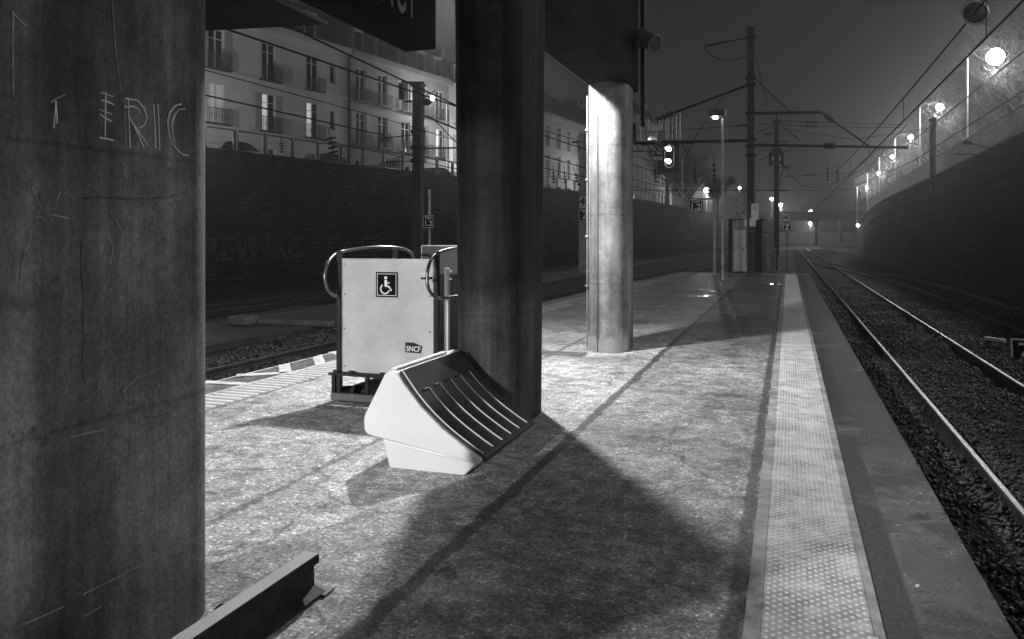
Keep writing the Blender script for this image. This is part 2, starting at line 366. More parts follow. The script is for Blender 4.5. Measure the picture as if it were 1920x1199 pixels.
# platform (left edge bends in)
def vt(u): return -5.6+.00105*u*u
PE = 36.6
us = [-12+i*(PE+12)/48 for i in range(49)]
m = MB(); n = len(us)
vs = [(vt(u)-.47, u, 0) for u in us]+[(.862, u, 0) for u in us]+[(vt(u)-.47, u, -.95) for u in us]+[(.862, u, -.95) for u in us]
fs = []
for i in range(n-1): fs += [(i, n+i, n+i+1, i+1), (2*n+i, i, i+1, 2*n+i+1), (n+i, 3*n+i, 3*n+i+1, n+i+1)]
fs += [(n-1, 2*n-1, 4*n-1, 3*n-1), (0, 2*n, 3*n, n)]
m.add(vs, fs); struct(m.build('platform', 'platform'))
m = MB(); m.add([(vt(PE)-.47, PE+.01, -.03), (.862, PE+.01, -.03), (.5, PE+5, -.72), (vt(PE), PE+5, -.72)], [(0, 1, 2, 3)]); struct(m.build('platform_ramp', 'concpath'))
m = MB(); m.box((vt(PE)-.4, PE-.16, .003), (.8, PE-.04, .010)); struct(m.build('platform_end_line', 'marking'))

# tactile paving on the right edge
m = MB(); m.box((-.172, -8, .001), (-.106, PE-.5, .012)); m.box((.325, -8, .001), (.366, PE-.5, .012)); struct(m.build('tactile_border', 'tactile_border'))
m = MB()
y = -8.0
while y < PE-.6: m.box((-.104, y, .001), (.323, min(y+.895, PE-.55), .014)); y += .9
struct(m.build('tactile_paving', 'tactile'))
def studs(x0, nx, y0, y1, px_, py_, r, h, nm, mt='tactile'):
    ring = 8; k = 0; V = []; Fq = []
    ys = np.arange(y0, y1, py_)
    for j, yy in enumerate(ys):
        for i in range(nx):
            cx = x0+i*px_+(px_/2 if j % 2 else 0); b = len(V)
            for (rr, zz) in ((r, .012), (r*.62, .012+h)):
                for q in range(ring): a = 2*PI*q/ring; V.append((cx+rr*math.cos(a), yy+rr*math.sin(a), zz))
            for q in range(ring): Fq.append((b+q, b+(q+1) % ring, b+ring+(q+1) % ring, b+ring+q))
            Fq.append(tuple(b+ring+q for q in range(ring)))
    m = MB(); m.add(V, Fq); return struct(m.build(nm, mt))
studs(-.083, 8, 1.6, PE-.7, .052, .026, .0125, .004, 'tactile_studs', 'white')
# left tactile strip with cross ribs + border markings
def strip_mesh(f0, f1, u0, u1, z, nseg=40):
    m = MB(); uu = [u0+(u1-u0)*i/nseg for i in range(nseg+1)]; k = len(uu)
    m.add([(f0(u), u, z) for u in uu]+[(f1(u), u, z) for u in uu], [(i, k+i, k+i+1, i+1) for i in range(k-1)]); return m
struct(strip_mesh(lambda u: vt(u)+.02, lambda u: vt(u)+.50, 2, PE-.2, .006).build('tactile_paving', 'tactile_border'))
m = MB(); u = 3.0
while u < 12.5: m.box((vt(u)+.06, u, .006), (vt(u)+.48, u+.035, .016)); u += .125
struct(m.build('tactile_ribs', 'white'))
struct(strip_mesh(lambda u: vt(u)-.46, lambda u: vt(u)-.425, 2, PE-.2, .005).build('platform_edge_line', 'marking'))
struct(strip_mesh(lambda u: vt(u)-.03, lambda u: vt(u)+.012, 2, PE-.2, .005).build('platform_edge_line', 'marking'))
m = MB()
for quad in (((387, 715), (462, 719), (462, 724), (380, 720)), ((445, 703), (548, 698), (560, 701), (440, 708)),
             ((522, 686), (543, 683), (547, 698), (524, 702)), ((586, 671), (603, 666), (611, 683), (592, 688)), ((614, 662), (633, 659), (634, 665), (628, 666))):
    P = [pixg(*q) for q in quad]; m.add([(p.x, p.y, .0085) for p in P], [(0, 1, 2, 3)])
struct(m.build('platform_edge_marking', 'marking'))
# near right corner loose bits on the nosing, a drain cover
t = thing('drain_cover', 'worn oblong metal drain cover set in the platform beside the lit round-fronted pillar', 'drain cover', (pixg(1045, 663).x, pixg(1045, 663).y, 0))
c0 = pixg(1045, 663)
m = MB(); m.box((c0.x-.38, c0.y-.16, .001), (c0.x+.38, c0.y+.16, .008)); m.build('frame', 'greysteel', t)
for j in range(3):
    m = MB(); m.box((c0.x-.36, c0.y-.13+j*.09, .008), (c0.x+.36, c0.y-.08+j*.09, .012))
    for i in range(12): m.box((c0.x-.35+i*.06, c0.y-.125+j*.09, .012), (c0.x-.32+i*.06, c0.y-.085+j*.09, .018))
    m.build('grating_bar', 'galv', t)

m = MB()
for k in range(80):
    x_, y_ = rng.uniform(-4.6, .7), rng.uniform(2.8, 16); s_ = rng.uniform(.006, .02); a_ = rng.uniform(0, 3.1); z_ = .016 if -.2 < x_ < .4 else .002
    m.bbox((-s_, -s_*.5, 0), (s_, s_*.5, .004), .0012, Matrix.Translation((x_, y_, z_))@Matrix.Rotation(a_, 4, 'Z'))
o = struct(m.build('litter', 'marking'), 'stuff')
q = pixg(773, 891); m = MB(); m.bbox((-.02, -.006, 0), (.02, .006, .006), .002, Matrix.Translation((q.x, q.y, .002)))
tag(m.build('paper_scrap', 'white'), 'small white scrap of paper on the asphalt just in front of the white bin', 'paper scrap')
# ---- left side: path between the tracks
def lineu(f, u0, u1, n=30): return [(f(u0+(u1-u0)*i/n), u0+(u1-u0)*i/n) for i in range(n+1)]
m = MB(); m.box((-14.2, -10, -.9), (-11.2, 120, -.62)); struct(m.build('path', 'concpath'))
m = MB(); q = pixg(448, 606, -.6); m.bbox((q.x-.1, q.y-.3, -.62), (q.x+.45, q.y+.25, -.40), .03); m.bbox((q.x+.5, q.y+.1, -.62), (q.x+2.6, q.y+.35, -.5), .03)
tag(m.build('concrete_kerb_block', 'greysteel'), 'pale concrete block lying on the path between the left tracks', 'concrete block')

# ---- retaining walls
def catmull(P, n=8):
    out = []
    for i in range(len(P)-1):
        p0 = P[max(i-1, 0)]; p1 = P[i]; p2 = P[i+1]; p3 = P[min(i+2, len(P)-1)]
        for k in range(n):
            t = k/n; out.append(tuple(.5*((2*b)+(-a+c)*t+(2*a-5*b+4*c-d)*t*t+(-a+3*b-3*c+d)*t**3) for a, b, c, d in zip(p0, p1, p2, p3)))
    out.append(tuple(P[-1])); return out
LWc = [(-41.4, -1.2), (-28.8, 20.4), (-16.2, 42), (-10.3, 52.1), (-4.4, 62.2), (4.5, 78.5), (16, 100), (29, 131), (44, 167), (58, 203), (75, 245)]
LW = [(cw(a, b).x, cw(a, b).y, 6.3) for a, b in LWc]
LW = catmull(LW, 6)
def wall_mesh(path, zb, th, side):      # side +1: thickness to the left of direction
    m = MB(); uv = []; s = 0; P = [Vector(p) for p in path]; vs = []
    for i, p in enumerate(P):
        t = (P[min(i+1, len(P)-1)]-P[max(i-1, 0)]); t.z = 0; t.normalize(); nn = Vector((-t.y, t.x, 0))*side*th
        if i: s += (Vector((p.x, p.y, 0))-Vector((P[i-1].x, P[i-1].y, 0))).length
        vs += [(p.x, p.y, zb), (p.x, p.y, p.z), (p.x+nn.x, p.y+nn.y, p.z), (p.x+nn.x, p.y+nn.y, zb)]
        uv += [(s, zb), (s, p.z), (s, p.z+th), (s, zb)]
    fs = []
    for i in range(len(P)-1):
        for k in range(3): fs.append((4*i+k, 4*i+k+1, 4*i+5+k, 4*i+4+k) if side < 0 else (4*i+k+1, 4*i+k, 4*i+4+k, 4*i+5+k))
    fs += [(0, 1, 2, 3), tuple(4*(len(P)-1)+k for k in (3, 2, 1, 0))]
    m.add(vs, fs); return m, uv
def setuv(o, uv):
    me = o.data; L = me.uv_layers.new(name='UVMap')
    for lp in me.loops: L.data[lp.index].uv = uv[lp.vertex_index]
t = thing('retaining_wall', 'tall sooty brick retaining wall on the left carrying the street and its railing', 'wall', (0, 0, 0))
m, uv = wall_mesh(LW, -1.2, .8, 1); o = m.build('brickwork', 'brick', t); setuv(o, uv)
m = MB(); path = [(Vector(p)) for p in LW]
def offs(path, d, z=None):
    out = []; P = [Vector(p) for p in path]
    for i, p in enumerate(P):
        q = (P[min(i+1, len(P)-1)]-P[max(i-1, 0)]); q.z = 0; q.normalize(); out.append(Vector((p.x-q.y*d, p.y+q.x*d, p.z if z is None else z)))
    return out
def sweep_rect(m, path, w0, w1, z0, z1):     # rectangular section swept along a plan path, z relative to path z
    a = offs(path, w0); b = offs(path, w1); vs = []; fs = []
    for p, q in zip(a, b): vs += [(p.x, p.y, p.z+z0), (p.x, p.y, p.z+z1), (q.x, q.y, q.z+z1), (q.x, q.y, q.z+z0)]
    for i in range(len(a)-1):
        for k in range(4): fs.append((4*i+k, 4*i+(k+1) % 4, 4*i+4+(k+1) % 4, 4*i+4+k))
    fs += [(0, 1, 2, 3), tuple(4*(len(a)-1)+k for k in (3, 2, 1, 0))]
    m.add(vs, fs)
m = MB(); sweep_rect(m, LW, -.08, .88, .003, .05); m.build('coping', 'soffit', t)
def wallpt(s, path=LW):
    P = [Vector((p[0], p[1], 0)) for p in path]; acc = 0
    for i in range(len(P)-1):
        d = (P[i+1]-P[i]); L = d.length
        if acc+L >= s or i == len(P)-2:
            tt = d.normalized(); return P[i]+tt*(s-acc), tt
        acc += L
S0 = 50.0           # arc length where the pixel column x=383 meets the wall
def wl(tloc, off, z):
    p, tt = wallpt(S0+tloc); nn = Vector((-tt.y, tt.x, 0)); q = p+nn*off; return Vector((q.x, q.y, z)), math.atan2(tt.y, tt.x)
# faded tags on the left wall
for body, px, py, sz in (('CREW', 418, 470, 1.15), ('NRC', 520, 466, 1.25), ('OREO', 715, 459, 1.0), ('doobie', 1055, 462, 1.0)):
    best = None
    for k in range(0, 1800):
        q, a = wl(-45+k*.1, 0, 0)
        D = q.y*CA-q.x*SA
        if D < 5: continue
        X = q.x*CA+q.y*SA; x_ = 960+F*X/D
        if x_ >= px: best = (q, a, D); break
    q, a, D = best; dirv = Vector((math.cos(a), math.sin(a), 0)); nn = Vector((math.sin(a), -math.cos(a), 0))
    lettering(body, sz*1.6, (q.x+nn.x*.03, q.y+nn.y*.03, HC+(HY-py)/F*D), 'chalk', t, (dirv, (0, 0, 1)), 'graffiti', .004, bold=.03)
# right wall
RW = [(7.5, -20, 5.0), (7.5, 10, 5.0), (7.5, 32, 4.9), (7.5, 48, 4.7), (7.5, 60, 4.6), (7.5, 72, 4.5), (7.5, 82, 4.15), (7.55, 90, 3.6), (7.9, 96, 3.0), (9.5, 102, 2.5), (16, 110, 2.2), (30, 118, 2.0)]
RW = catmull(RW, 5)
t = thing('retaining_wall', 'long dark masonry retaining wall on the right sloping away beside the tracks', 'wall', (0, 0, 0))
m, uv = wall_mesh(RW, -1.2, .7, -1); o = m.build('masonry', 'brick2', t); setuv(o, uv)
m = MB(); sweep_rect(m, RW, -.78, .10, .003, .2); m.build('coping', 'soffit', t)
RW2 = [(x, y, z-1.05) for x, y, z in RW]
m = MB(); sweep_rect(m, RW2, .001, .07, 0, .12); m.build('string_course', 'soffit', t)

# raised streets
m = MB(); ls = offs(LW, .85, 5.6); lo_ = offs(LW, 60, 5.6); k = len(ls)
m.add([tuple(p) for p in ls]+[tuple(p) for p in lo_], [(i, i+1, k+i+1, k+i) for i in range(k-1)]); struct(m.build('street', 'street'))
m = MB(); rs = [(x+.75+(0), y, z-.7) for x, y, z in RW]; k = len(rs)
m.add(rs+[(x+50, y+ (0 if y < 90 else 30), z) for x, y, z in rs], [(i, k+i, k+i+1, i+1) for i in range(k-1)]); struct(m.build('street', 'street'))

# ---- ballast stones
def stones(name, boxes):
    O = np.array([(1,0,0),(-1,0,0),(0,1,0),(0,-1,0),(0,0,1),(0,0,-1)], float)
    Fo = np.array([(0,2,4),(2,1,4),(1,3,4),(3,0,4),(2,0,5),(1,2,5),(3,1,5),(0,3,5)])
    V = []; 
    for (x0, x1, y0, y1, N, s0, s1, zb) in boxes:
        cx = rng.uniform(x0, x1, N); cy = rng.uniform(y0, y1, N); s = rng.uniform(s0, s1, N)
        cz = zb+.035*np.sin(cx*2.1+cy*.7)+.03*np.sin(cy*1.9-cx)+rng.uniform(-.3, .7, N)*s
        a = rng.uniform(0, 6.28, (N, 3))
        P = O[None]*(s[:, None, None]*rng.uniform(.6, 1.25, (N, 6, 1)))
        P = P+rng.normal(0, .18, (N, 6, 3))*s[:, None, None]
        for ax, (i, j) in enumerate(((0, 1), (1, 2), (0, 2))):
            c = np.cos(a[:, ax])[:, None]; sn = np.sin(a[:, ax])[:, None]; pi, pj = P[..., i].copy(), P[..., j].copy()
            P[..., i] = c*pi-sn*pj; P[..., j] = sn*pi+c*pj
        P += np.stack([cx, cy, cz], 1)[:, None]; V.append(P)
    V = np.concatenate(V); N = len(V); Fa = (Fo[None]+6*np.arange(N)[:, None, None]).reshape(-1, 3); V = V.reshape(-1, 3)
    me = bpy.data.meshes.new(name); me.vertices.add(len(V)); me.vertices.foreach_set('co', V.ravel())
    me.loops.add(Fa.size); me.loops.foreach_set('vertex_index', Fa.ravel()); me.polygons.add(len(Fa))
    me.polygons.foreach_set('loop_start', np.arange(0, Fa.size, 3)); me.update(); me.validate(); me.materials.append(M['stone'])
    o = bpy.data.objects.new(name, me); C.objects.link(o); return struct(o, 'stuff')
stones('ballast_stones', [(.9, 4.2, 1.5, 8, 11000, .018, .036, -.69), (.9, 7.4, 8, 18, 17000, .02, .04, -.69), (4.2, 7.4, 4, 8, 3000, .02, .04, -.69), (.9, 7.4, 18, 40, 16000, .028, .05, -.69)])
stones('ballast_stones', [(-11, -6.2, 5, 22, 14000, .022, .045, -.74)])

# ---- rails
RP = [(-.07, 0), (.07, 0), (.07, .012), (.012, .03), (.009, .12), (.036, .132), (.036, .165), (.03, .171), (-.03, .171), (-.036, .165), (-.036, .132), (-.009, .12), (-.012, .03), (-.07, .012)]
def rail(path, z0, label, group='running rails of the tracks', shiny=True, cat='rail', tw=.021, tm=None):
    P = [Vector((x, y, 0)) for x, y in path]; vs = []; fs = []; k = len(RP)
    for i, p in enumerate(P):
        t = (P[min(i+1, len(P)-1)]-P[max(i-1, 0)]).normalized(); nn = Vector((t.y, -t.x, 0))
        vs += [(p.x+nn.x*a, p.y+nn.y*a, z0+b) for a, b in RP]
    for i in range(len(P)-1):
        for j in range(k): fs.append((i*k+j, i*k+(j+1) % k, (i+1)*k+(j+1) % k, (i+1)*k+j))
    fs += [tuple(range(k)), tuple(range((len(P)-1)*k, len(P)*k))[::-1]]
    t = thing('rail', label, cat, (path[0][0], path[0][1], z0), group=group)
    m = MB(); m.add(vs, fs); m.build('rail_body', 'rail_rust', t)
    m = MB(); pp = [(x, y, z0) for x, y in path]; sweep_rect(m, pp, -tw, tw, .1715, .1745); m.build('running_surface', tm or ('rail_top' if shiny else 'rail_dull'), t)
    return t
def ss(a, b, x): t = min(max((x-a)/(b-a), 0), 1); return t*t*(3-2*t)
Z0 = -.721
rail(lineu(lambda u: 1.738, -14, 200, 40), Z0, 'shiny rail closest to the platform edge on the right')
rail(lineu(lambda u: 3.21, -14, 200, 40), Z0, 'second rail out from the right platform edge, across the ballast from the first')
rail(lineu(lambda u: 5.15-3.35*ss(36, 78, u), -14, 80, 60), Z0-.004, 'rail nearest the platform of the far right track that curves in to the junction')
rail(lineu(lambda u: 6.58-3.33*ss(36, 78, u), -14, 82, 60), Z0-.004, 'rail running along the foot of the right masonry wall', shiny=False)
for v0, lb in ((-7.6, 'dull rail nearest the left platform edge with its striped paving'), (-9.05, 'second dull rail out from the left platform edge'), (-16.2, 'dull rail just beyond the path between the left tracks'), (-17.65, 'dull rail closest to the foot of the left brick wall')):
    rail(lineu(lambda u: v0+.0006*u*u, -10, 75, 30), Z0-.02, lb, shiny=False)

# ================================================= PILLARS AND CANOPY
def pillar(yn, yf, xc, r, z1, taper, m, label, seams=True):
    t = thing('concrete_pillar', label, 'pillar', (xc, (yn+yf)/2, 0), group='round-ended concrete pillars of the platform canopy')
    mb = MB(); NZ = 14; loop = []
    na = 20
    def sec(z):
        k = 1+taper*z/z1; rr = r*k; L = []
        for i in range(na+1): a = PI+PI*i/na; L.append((xc+rr*math.cos(a), yn+rr*math.sin(a)))
        for i in range(na+1): a = PI*i/na; L.append((xc+rr*math.cos(a), yf+rr*math.sin(a)))
        return L
    n = 2*(na+1); vs = []
    for j in range(NZ+1):
        z = z1*j/NZ; vs += [(x, y, z) for x, y in sec(z)]
    fs = [(j*n+i, j*n+(i+1) % n, (j+1)*n+(i+1) % n, (j+1)*n+i) for j in range(NZ) for i in range(n)]
    mb.add(vs, fs+[tuple(range(NZ*n, NZ*n+n))]); mb.build('shaft', m, t, smooth=True)
    return t
LP = pillar(1.1, 2.64, -2.59, .275, 4.699, 0, 'pillar', 'huge dark foreground concrete pillar on the left with ERIC scratched into it')
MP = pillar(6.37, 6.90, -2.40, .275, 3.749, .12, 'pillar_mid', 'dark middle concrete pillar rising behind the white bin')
RPi = pillar(11.07, 11.46, -2.40, .275, 3.749, .0, 'pillar_pale', 'brightly lit pale concrete pillar standing farther along the platform')
# cast seam and small clips on the lit pillar, white plinth paint
m = MB(); m.box((-2.5, 11.07-.277, .02), (-2.49, 11.07-.255, 3.3)); m.build('casting_seam', 'greysteel', RPi)
m = MB(); m.tube([(-2.688, 11.0, .02), (-2.688, 11.0, 3.6)], .012, 6)
for z in (.9, 1.6, 2.4, 3.1): m.box((-2.71, 10.97, z), (-2.67, 11.03, z+.03))
m.build('cable_conduit', 'galv', RPi)
m = MB()
n_ = 90; vs = []
for zz, rr in ((.0, .2765), (.21, .2765)):
    for i in range(n_+1): a = PI+PI*i/n_; vs.append((-2.40+rr*math.cos(a), 11.07+rr*math.sin(a), zz+(.02*math.sin(i*.5)+.018*math.sin(i*1.3+1)+rng.uniform(-.012, .012) if zz else 0)))
m.add(vs, [(i, i+1, n_+2+i, n_+1+i) for i in range(n_)]); m.build('plinth_paint', 'wall_stone', RPi, True)
# scratches on the left pillar
XF = -2.315+.001
def S(pts): return [onx(a, b, XF) for a, b in pts]
m = MB()
st = [[(188,173),(201,177),(214,182)], [(199,174),(198,215),(197,262)], [(189,188),(202,192),(214,197)], [(187,206),(210,214)], [(187,215),(197,222),(209,228)], [(187,259),(200,260),(214,264)],
      [(240,185),(242,230),(244,278)], [(235,185),(258,189),(270,203),(275,222),(271,234),(262,240)], [(233,200),(250,200),(260,206),(263,216)], [(242,219),(256,248),(270,278)], [(248,230),(262,250),(276,272)],
      [(288,196),(290,235),(291,278)], [(296,195),(298,240),(300,281)], [(340,196),(328,199),(319,210),(314,226),(315,246),(321,266),(333,283),(343,290),(353,292)], [(348,204),(335,206),(327,216),(322,232),(323,250),(328,268)],
      [(105,190),(103,215),(101,240)], [(104,190),(107,216),(107,232)]]
for k, s_ in enumerate(st): m.ribbon([p+Vector((.0004*(k % 5), rng.normal(0, .0008), rng.normal(0, .0008))) for p in S(s_)], [.0058*rng.uniform(.6, 1.3) for _ in s_], (1, 0, 0), .0006)
o = m.build('scratched_name', 'scratch', LP); o['label'] = 'scratched letters I ERIC'
m = MB()
st = [[(195,391),(208,402),(220,418),(232,441),(228,470),(222,500),(213,530),(205,555)], [(175,415),(190,433),(205,450),(212,462),(209,485),(204,515),(193,550)], [(94,193),(108,184),(123,177)], [(233,186),(234,230),(236,272)],
      [(64,383),(72,380),(76,388),(72,400),(66,406),(78,407)], [(280,390),(296,430)], [(300,425),(310,450)], [(95,402),(130,410)], [(112,360),(105,380)], [(60,350),(72,380)],
      [(155,1115),(215,1085),(280,1052),(330,1028),(383,1003)], [(20,1180),(70,1160),(120,1137)], [(230,735),(255,710),(303,690)], [(265,785),(300,775),(350,757)], [(130,820),(200,805)], [(155,1157),(190,1137)], [(20,20),(50,50)], [(210,0),(216,90),(226,170)], [(24,20),(24,180)],
      [(35,560),(42,490),(60,420)], [(286,740),(300,720)], [(330,892),(365,886)], [(250,300),(262,298)]]
for k, s_ in enumerate(st): m.ribbon([p+Vector((.0003*(k % 7), 0, 0)) for p in S(s_)], .0045, (1, 0, 0), .0006)
m.build('faint_scratches', 'scratch2', LP)
m = MB()
for s_ in ([(155,372),(200,371),(260,374),(335,367)], [(152,445),(154,600),(156,720)]):
    P_ = S(s_); Q_ = [P_[0]]
    for a, b in zip(P_, P_[1:]):
        Q_ += [a.lerp(b, k/8)+Vector((0, rng.normal(0, .003), rng.normal(0, .003))) for k in range(1, 9)]
    m.ribbon(Q_, [.002+.0014*math.sin(k*1.7) for k in range(len(Q_))], (1, 0, 0), .0006)
m.build('cracks', 'rail_rust', LP)
# damaged foot of the left pillar
m = MB(); vs = []
for i in range(60):
    a = rng.uniform(0, 1); p = (-2.30+rng.uniform(0, .10), 1.6+1.3*a, 0); s = rng.uniform(.01, .035)
    m.lathe([(s, 0), (s*.8, s*.6), (s*.2, s)], 6, p)
struct(m.build('rubble', 'stone'), 'stuff')

# canopy
t = thing('canopy', 'dark concrete platform canopy beam and roof slab overhead, topping the pillars', 'canopy', (-2.4, 6, 3.75))
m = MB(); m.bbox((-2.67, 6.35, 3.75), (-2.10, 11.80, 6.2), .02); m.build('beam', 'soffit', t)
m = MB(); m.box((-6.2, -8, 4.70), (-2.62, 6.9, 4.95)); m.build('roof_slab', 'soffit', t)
m = MB()
m.prism([(-6.2, -8, 4.02), (-6.2, -8, 3.80), (-4.35, -8, 3.72), (-4.33, -8, 3.745)], (0, 14.9, 0)); m.build('soffit_beam', 'wire', t)
m = MB(); m.tube([(-2.02, 11.70, pix(1200,236,11.6).z), (-2.02, 11.70, 6.2)], .035, 10)
m.tube([(-2.03, 11.70, 5.2), (-2.03, 11.70, 6.1)], .055, 10); m.build('downpipe', 'iron', t, True)
m = MB(); m.ribbon([(-2.673, 6.5, 3.752), (-2.673, 11.2, 3.752)], .006, (-1, 0, 0), .004); m.build('drip_edge', 'galv', t)

# hanging name board
xs = -2.45
t = thing('hanging_name_board', 'long dark box sign hanging overhead between the first two pillars, lettered DRANCY', 'sign', (xs, 4, 3.0))
c = pix(818, 93, 5.94); UE = c.y; XB = c.x
m = MB(); m.bbox((XB-.26, 2.95, c.z), (XB, UE, c.z+.62), .008); m.build('box', 'sign_black', t)
for yy in (3.4, UE-.5): m = MB(); m.box((XB-.16, yy, c.z+.621), (XB-.12, yy+.04, 4.70)); m.build('hanger', 'iron', t)
lb = lettering('DRANCY', .8, (XB+.002, 5.09, c.z+.355), 'chalksign', t, ((0, 1, 0), (0, 0, 1)), 'lettering', .001, 'RIGHT', .32, bold=-.012)

# lamp hung from the canopy behind the middle pillar: the key light
Lp = Vector((-3.45, 9.02, 4.6))
t = thing('canopy_lamp', 'platform lamp bracketed off the canopy beam, hidden behind the middle pillar', 'lamp', tuple(Lp))
m = MB(); m.tube([(-2.675, 9.02, 5.1), (-3.35, 9.02, 5.1), (-3.45, 9.02, 5.0), (-3.45, 9.02, 4.79)], .02, 8); m.build('bracket', 'iron', t, True)
m = MB(); m.lathe([(.03, .2), (.05, .18), (.12, .10), (.14, .06), (.12, .06)], 20, tuple(Lp)); m.build('shade', 'iron', t, True)
m = MB(); m.lathe([(.02, -.07), (.06, -.05), (.075, 0), (.06, .05)], 14, tuple(Lp+Vector((0, 0, .03)))); m.build('bulb', 'lampdim', t, True)
light('lamp_light', tuple(Lp+Vector((0, 0, -.12))), PLAT_W, t, .11, 176)
Lq = Vector((-4.75, -2.2, 3.05))
t = thing('canopy_lamp', 'platform lamp hung under the canopy slab behind the ERIC pillar, out of view', 'lamp', tuple(Lq))
m = MB(); m.tube([Lq+Vector((0, 0, .2)), Lq+Vector((0, 0, .72))], .02, 8); m.build('bracket', 'iron', t, True)
m = MB(); m.lathe([(.03, .2), (.05, .18), (.12, .10), (.14, .06), (.12, .06)], 20, tuple(Lq)); m.build('shade', 'iron', t, True)
m = MB(); m.lathe([(.02, -.07), (.06, -.05), (.075, 0), (.06, .05)], 14, tuple(Lq+Vector((0, 0, .03)))); m.build('bulb', 'lampdim', t, True)
light('lamp_light', tuple(Lq+Vector((0, 0, -.12))), PLAT2_W, t, .09, 176)

# conduit bracket with domed lamp cover, and the loudspeaker, both on the canopy end
t = thing('loudspeaker', 'dark tubular loudspeaker on a bracket at the top right edge of the canopy', 'loudspeaker', tuple(pix(1200, 75, 11.5)))
a, b = pix(1196, 66, 11.6), pix(1229, 82, 11.3); ax = (b-a)
m = MB(); m.lathe([(.05, 0), (.115, .05), (.125, .14), (.13, ax.length), (.11, ax.length+.01), (.10, ax.length-.03)], 18, tuple(a), tuple(ax)); m.build('horn', 'greysteel', t, True)
m = MB(); m.tube([pix(1192, 92, 11.6), pix(1203, 86, 11.5), pix(1204, 72, 11.5)], .012, 6); m.build('bracket', 'iron', t); m = MB(); m.tube([pix(1190, 60, 11.6), pix(1204, 60, 11.5)], .012, 6); m.build('bracket', 'iron', t)
t = thing('wall_lamp', 'small domed lamp on a black pipe bracket at the right side of the lit pillar', 'lamp', tuple(pix(1222, 262, 11.4)))
m = MB(); m.tube([pix(1190, 232, 11.5), pix(1190, 262, 11.5), pix(1194, 269, 11.5), pix(1208, 270, 11.45), pix(1228, 268, 11.4)], .02, 8); m.build('pipe', 'iron', t, True)
m = MB(); q = pix(1221, 264, 11.4); m.lathe([(.085, 0), (.08, .03), (.065, .055), (.03, .075), (.005, .08)], 18, tuple(q)); m.build('dome', 'galv', t, True)

# ================================================= WHITE BIN WITH RIBBED LID
u0, u1 = 4.90, 6.02
t = thing('grit_bin', 'white moulded grit bin with a sloping black ribbed front, before the middle pillar', 'bin', (-2.35, 5.4, 0))
prof = [(-2.622, .0), (-2.049, .0), (-1.945, .090), (-1.92, .105), (-1.915, .128), (-1.93, .142), (-2.049, .212), (-2.205, .318), (-2.354, .447), (-2.484, .596), (-2.525, .655), (-2.555, .677), (-2.60, .678), (-2.63, .655), (-2.785, .365), (-2.793, .33), (-2.79, .26), (-2.77, .232), (-2.69, .2), (-2.667, .18)]
def shell(prof, ua, ub, inset):
    import bmesh
    bm = bmesh.new(); va = [bm.verts.new((v, ua, z)) for v, z in prof]; vb = [bm.verts.new((v, ub, z)) for v, z in prof]; n = len(prof)
    bm.faces.new(va[::-1]); bm.faces.new(vb)
    for i in range(n): bm.faces.new((va[i], va[(i+1) % n], vb[(i+1) % n], vb[i]))
    bmesh.ops.recalc_face_normals(bm, faces=bm.faces[:])
    ed = [e for e in bm.edges if len(set(round(v.co.y, 4) for v in e.verts)) == 1]
    bmesh.ops.bevel(bm, geom=ed, offset=inset, segments=3, profile=.6, affect='EDGES')
    vs = [v.co.copy() for v in bm.verts]; bm.verts.index_update(); fs = [[v.index for v in f.verts] for f in bm.faces]; bm.free(); return vs, fs
# upper moulding
up = [(v, z) for v, z in prof if z > .085]
upper = [(-1.945, .098), (-1.92, .108), (-1.915, .128), (-1.93, .142), (-2.049, .212), (-2.205, .318), (-2.354, .447), (-2.484, .596), (-2.525, .655), (-2.555, .677), (-2.60, .678), (-2.63, .655), (-2.785, .365), (-2.793, .33), (-2.79, .26), (-2.765, .228)]
m = MB(); m.add(*shell(upper, u0, u1, .012)); m.build('hood', 'shell', t, True)
low = [(-2.60, .0), (-2.062, .0), (-2.045, .008), (-1.958, .088), (-1.965, .098), (-2.665, .197), (-2.655, .17), (-2.615, .012)]
m = MB(); m.add(*shell(low, u0+.035, u1-.035, .012)); m.build('tub', 'shell', t, True)
# sloping lid, a curved sheet proud of the hood
curve = [(-2.535, .668), (-2.484, .600), (-2.42, .520), (-2.354, .449), (-2.28, .380), (-2.205, .320), (-2.13, .266), (-2.049, .214), (-1.985, .174), (-1.93, .143), (-1.912, .130), (-1.914, .104)]
def lid(ua, ub, off, th):
    vs = []; fs = []; k = len(curve)
    for q in (off, off+th):
        for uu in (ua, ub):
            for i, (v, z) in enumerate(curve):
                a = curve[max(i-1, 0)]; b = curve[min(i+1, k-1)]; d = Vector((b[0]-a[0], b[1]-a[1])).normalized(); nn = Vector((-d.y, d.x))
                if nn.y < 0: nn = -nn
                vs.append((v+nn.x*q, uu, z+nn.y*q))
    for i in range(k-1):
        fs += [(2*k+i, 3*k+i, 3*k+i+1, 2*k+i+1), (i, i+1, k+i+1, k+i), (i, 2*k+i, 2*k+i+1, i+1), (k+i, k+i+1, 3*k+i+1, 3*k+i)]
    fs += [(0, k, 3*k, 2*k), (k-1, 3*k-1, 4*k-1, 2*k-1)]
    return vs, fs
m = MB(); m.add(*lid(u0+.03, u1-.004, .001, .016)); L_ = m.build('lid', 'ribdark', t, True)
def slope(uu, i0, i1, off):
    out = []
    for i in range(i0, i1):
        v, z = curve[i]; a = curve[max(i-1, 0)]; b = curve[min(i+1, len(curve)-1)]; d = Vector((b[0]-a[0], b[1]-a[1])).normalized(); nn = Vector((-d.y, d.x)); nn = -nn if nn.y < 0 else nn
        out.append(Vector((v+nn.x*off, uu, z+nn.y*off)))
    return out
for i in range(6):
    uu = u0+.05+i*.188
    i0 = 0 if i == 0 else 2
    m = MB(); m.tube(slope(uu, i0, 10, .018), .0065, 6); m.build('rib', 'ribedge', t, True)
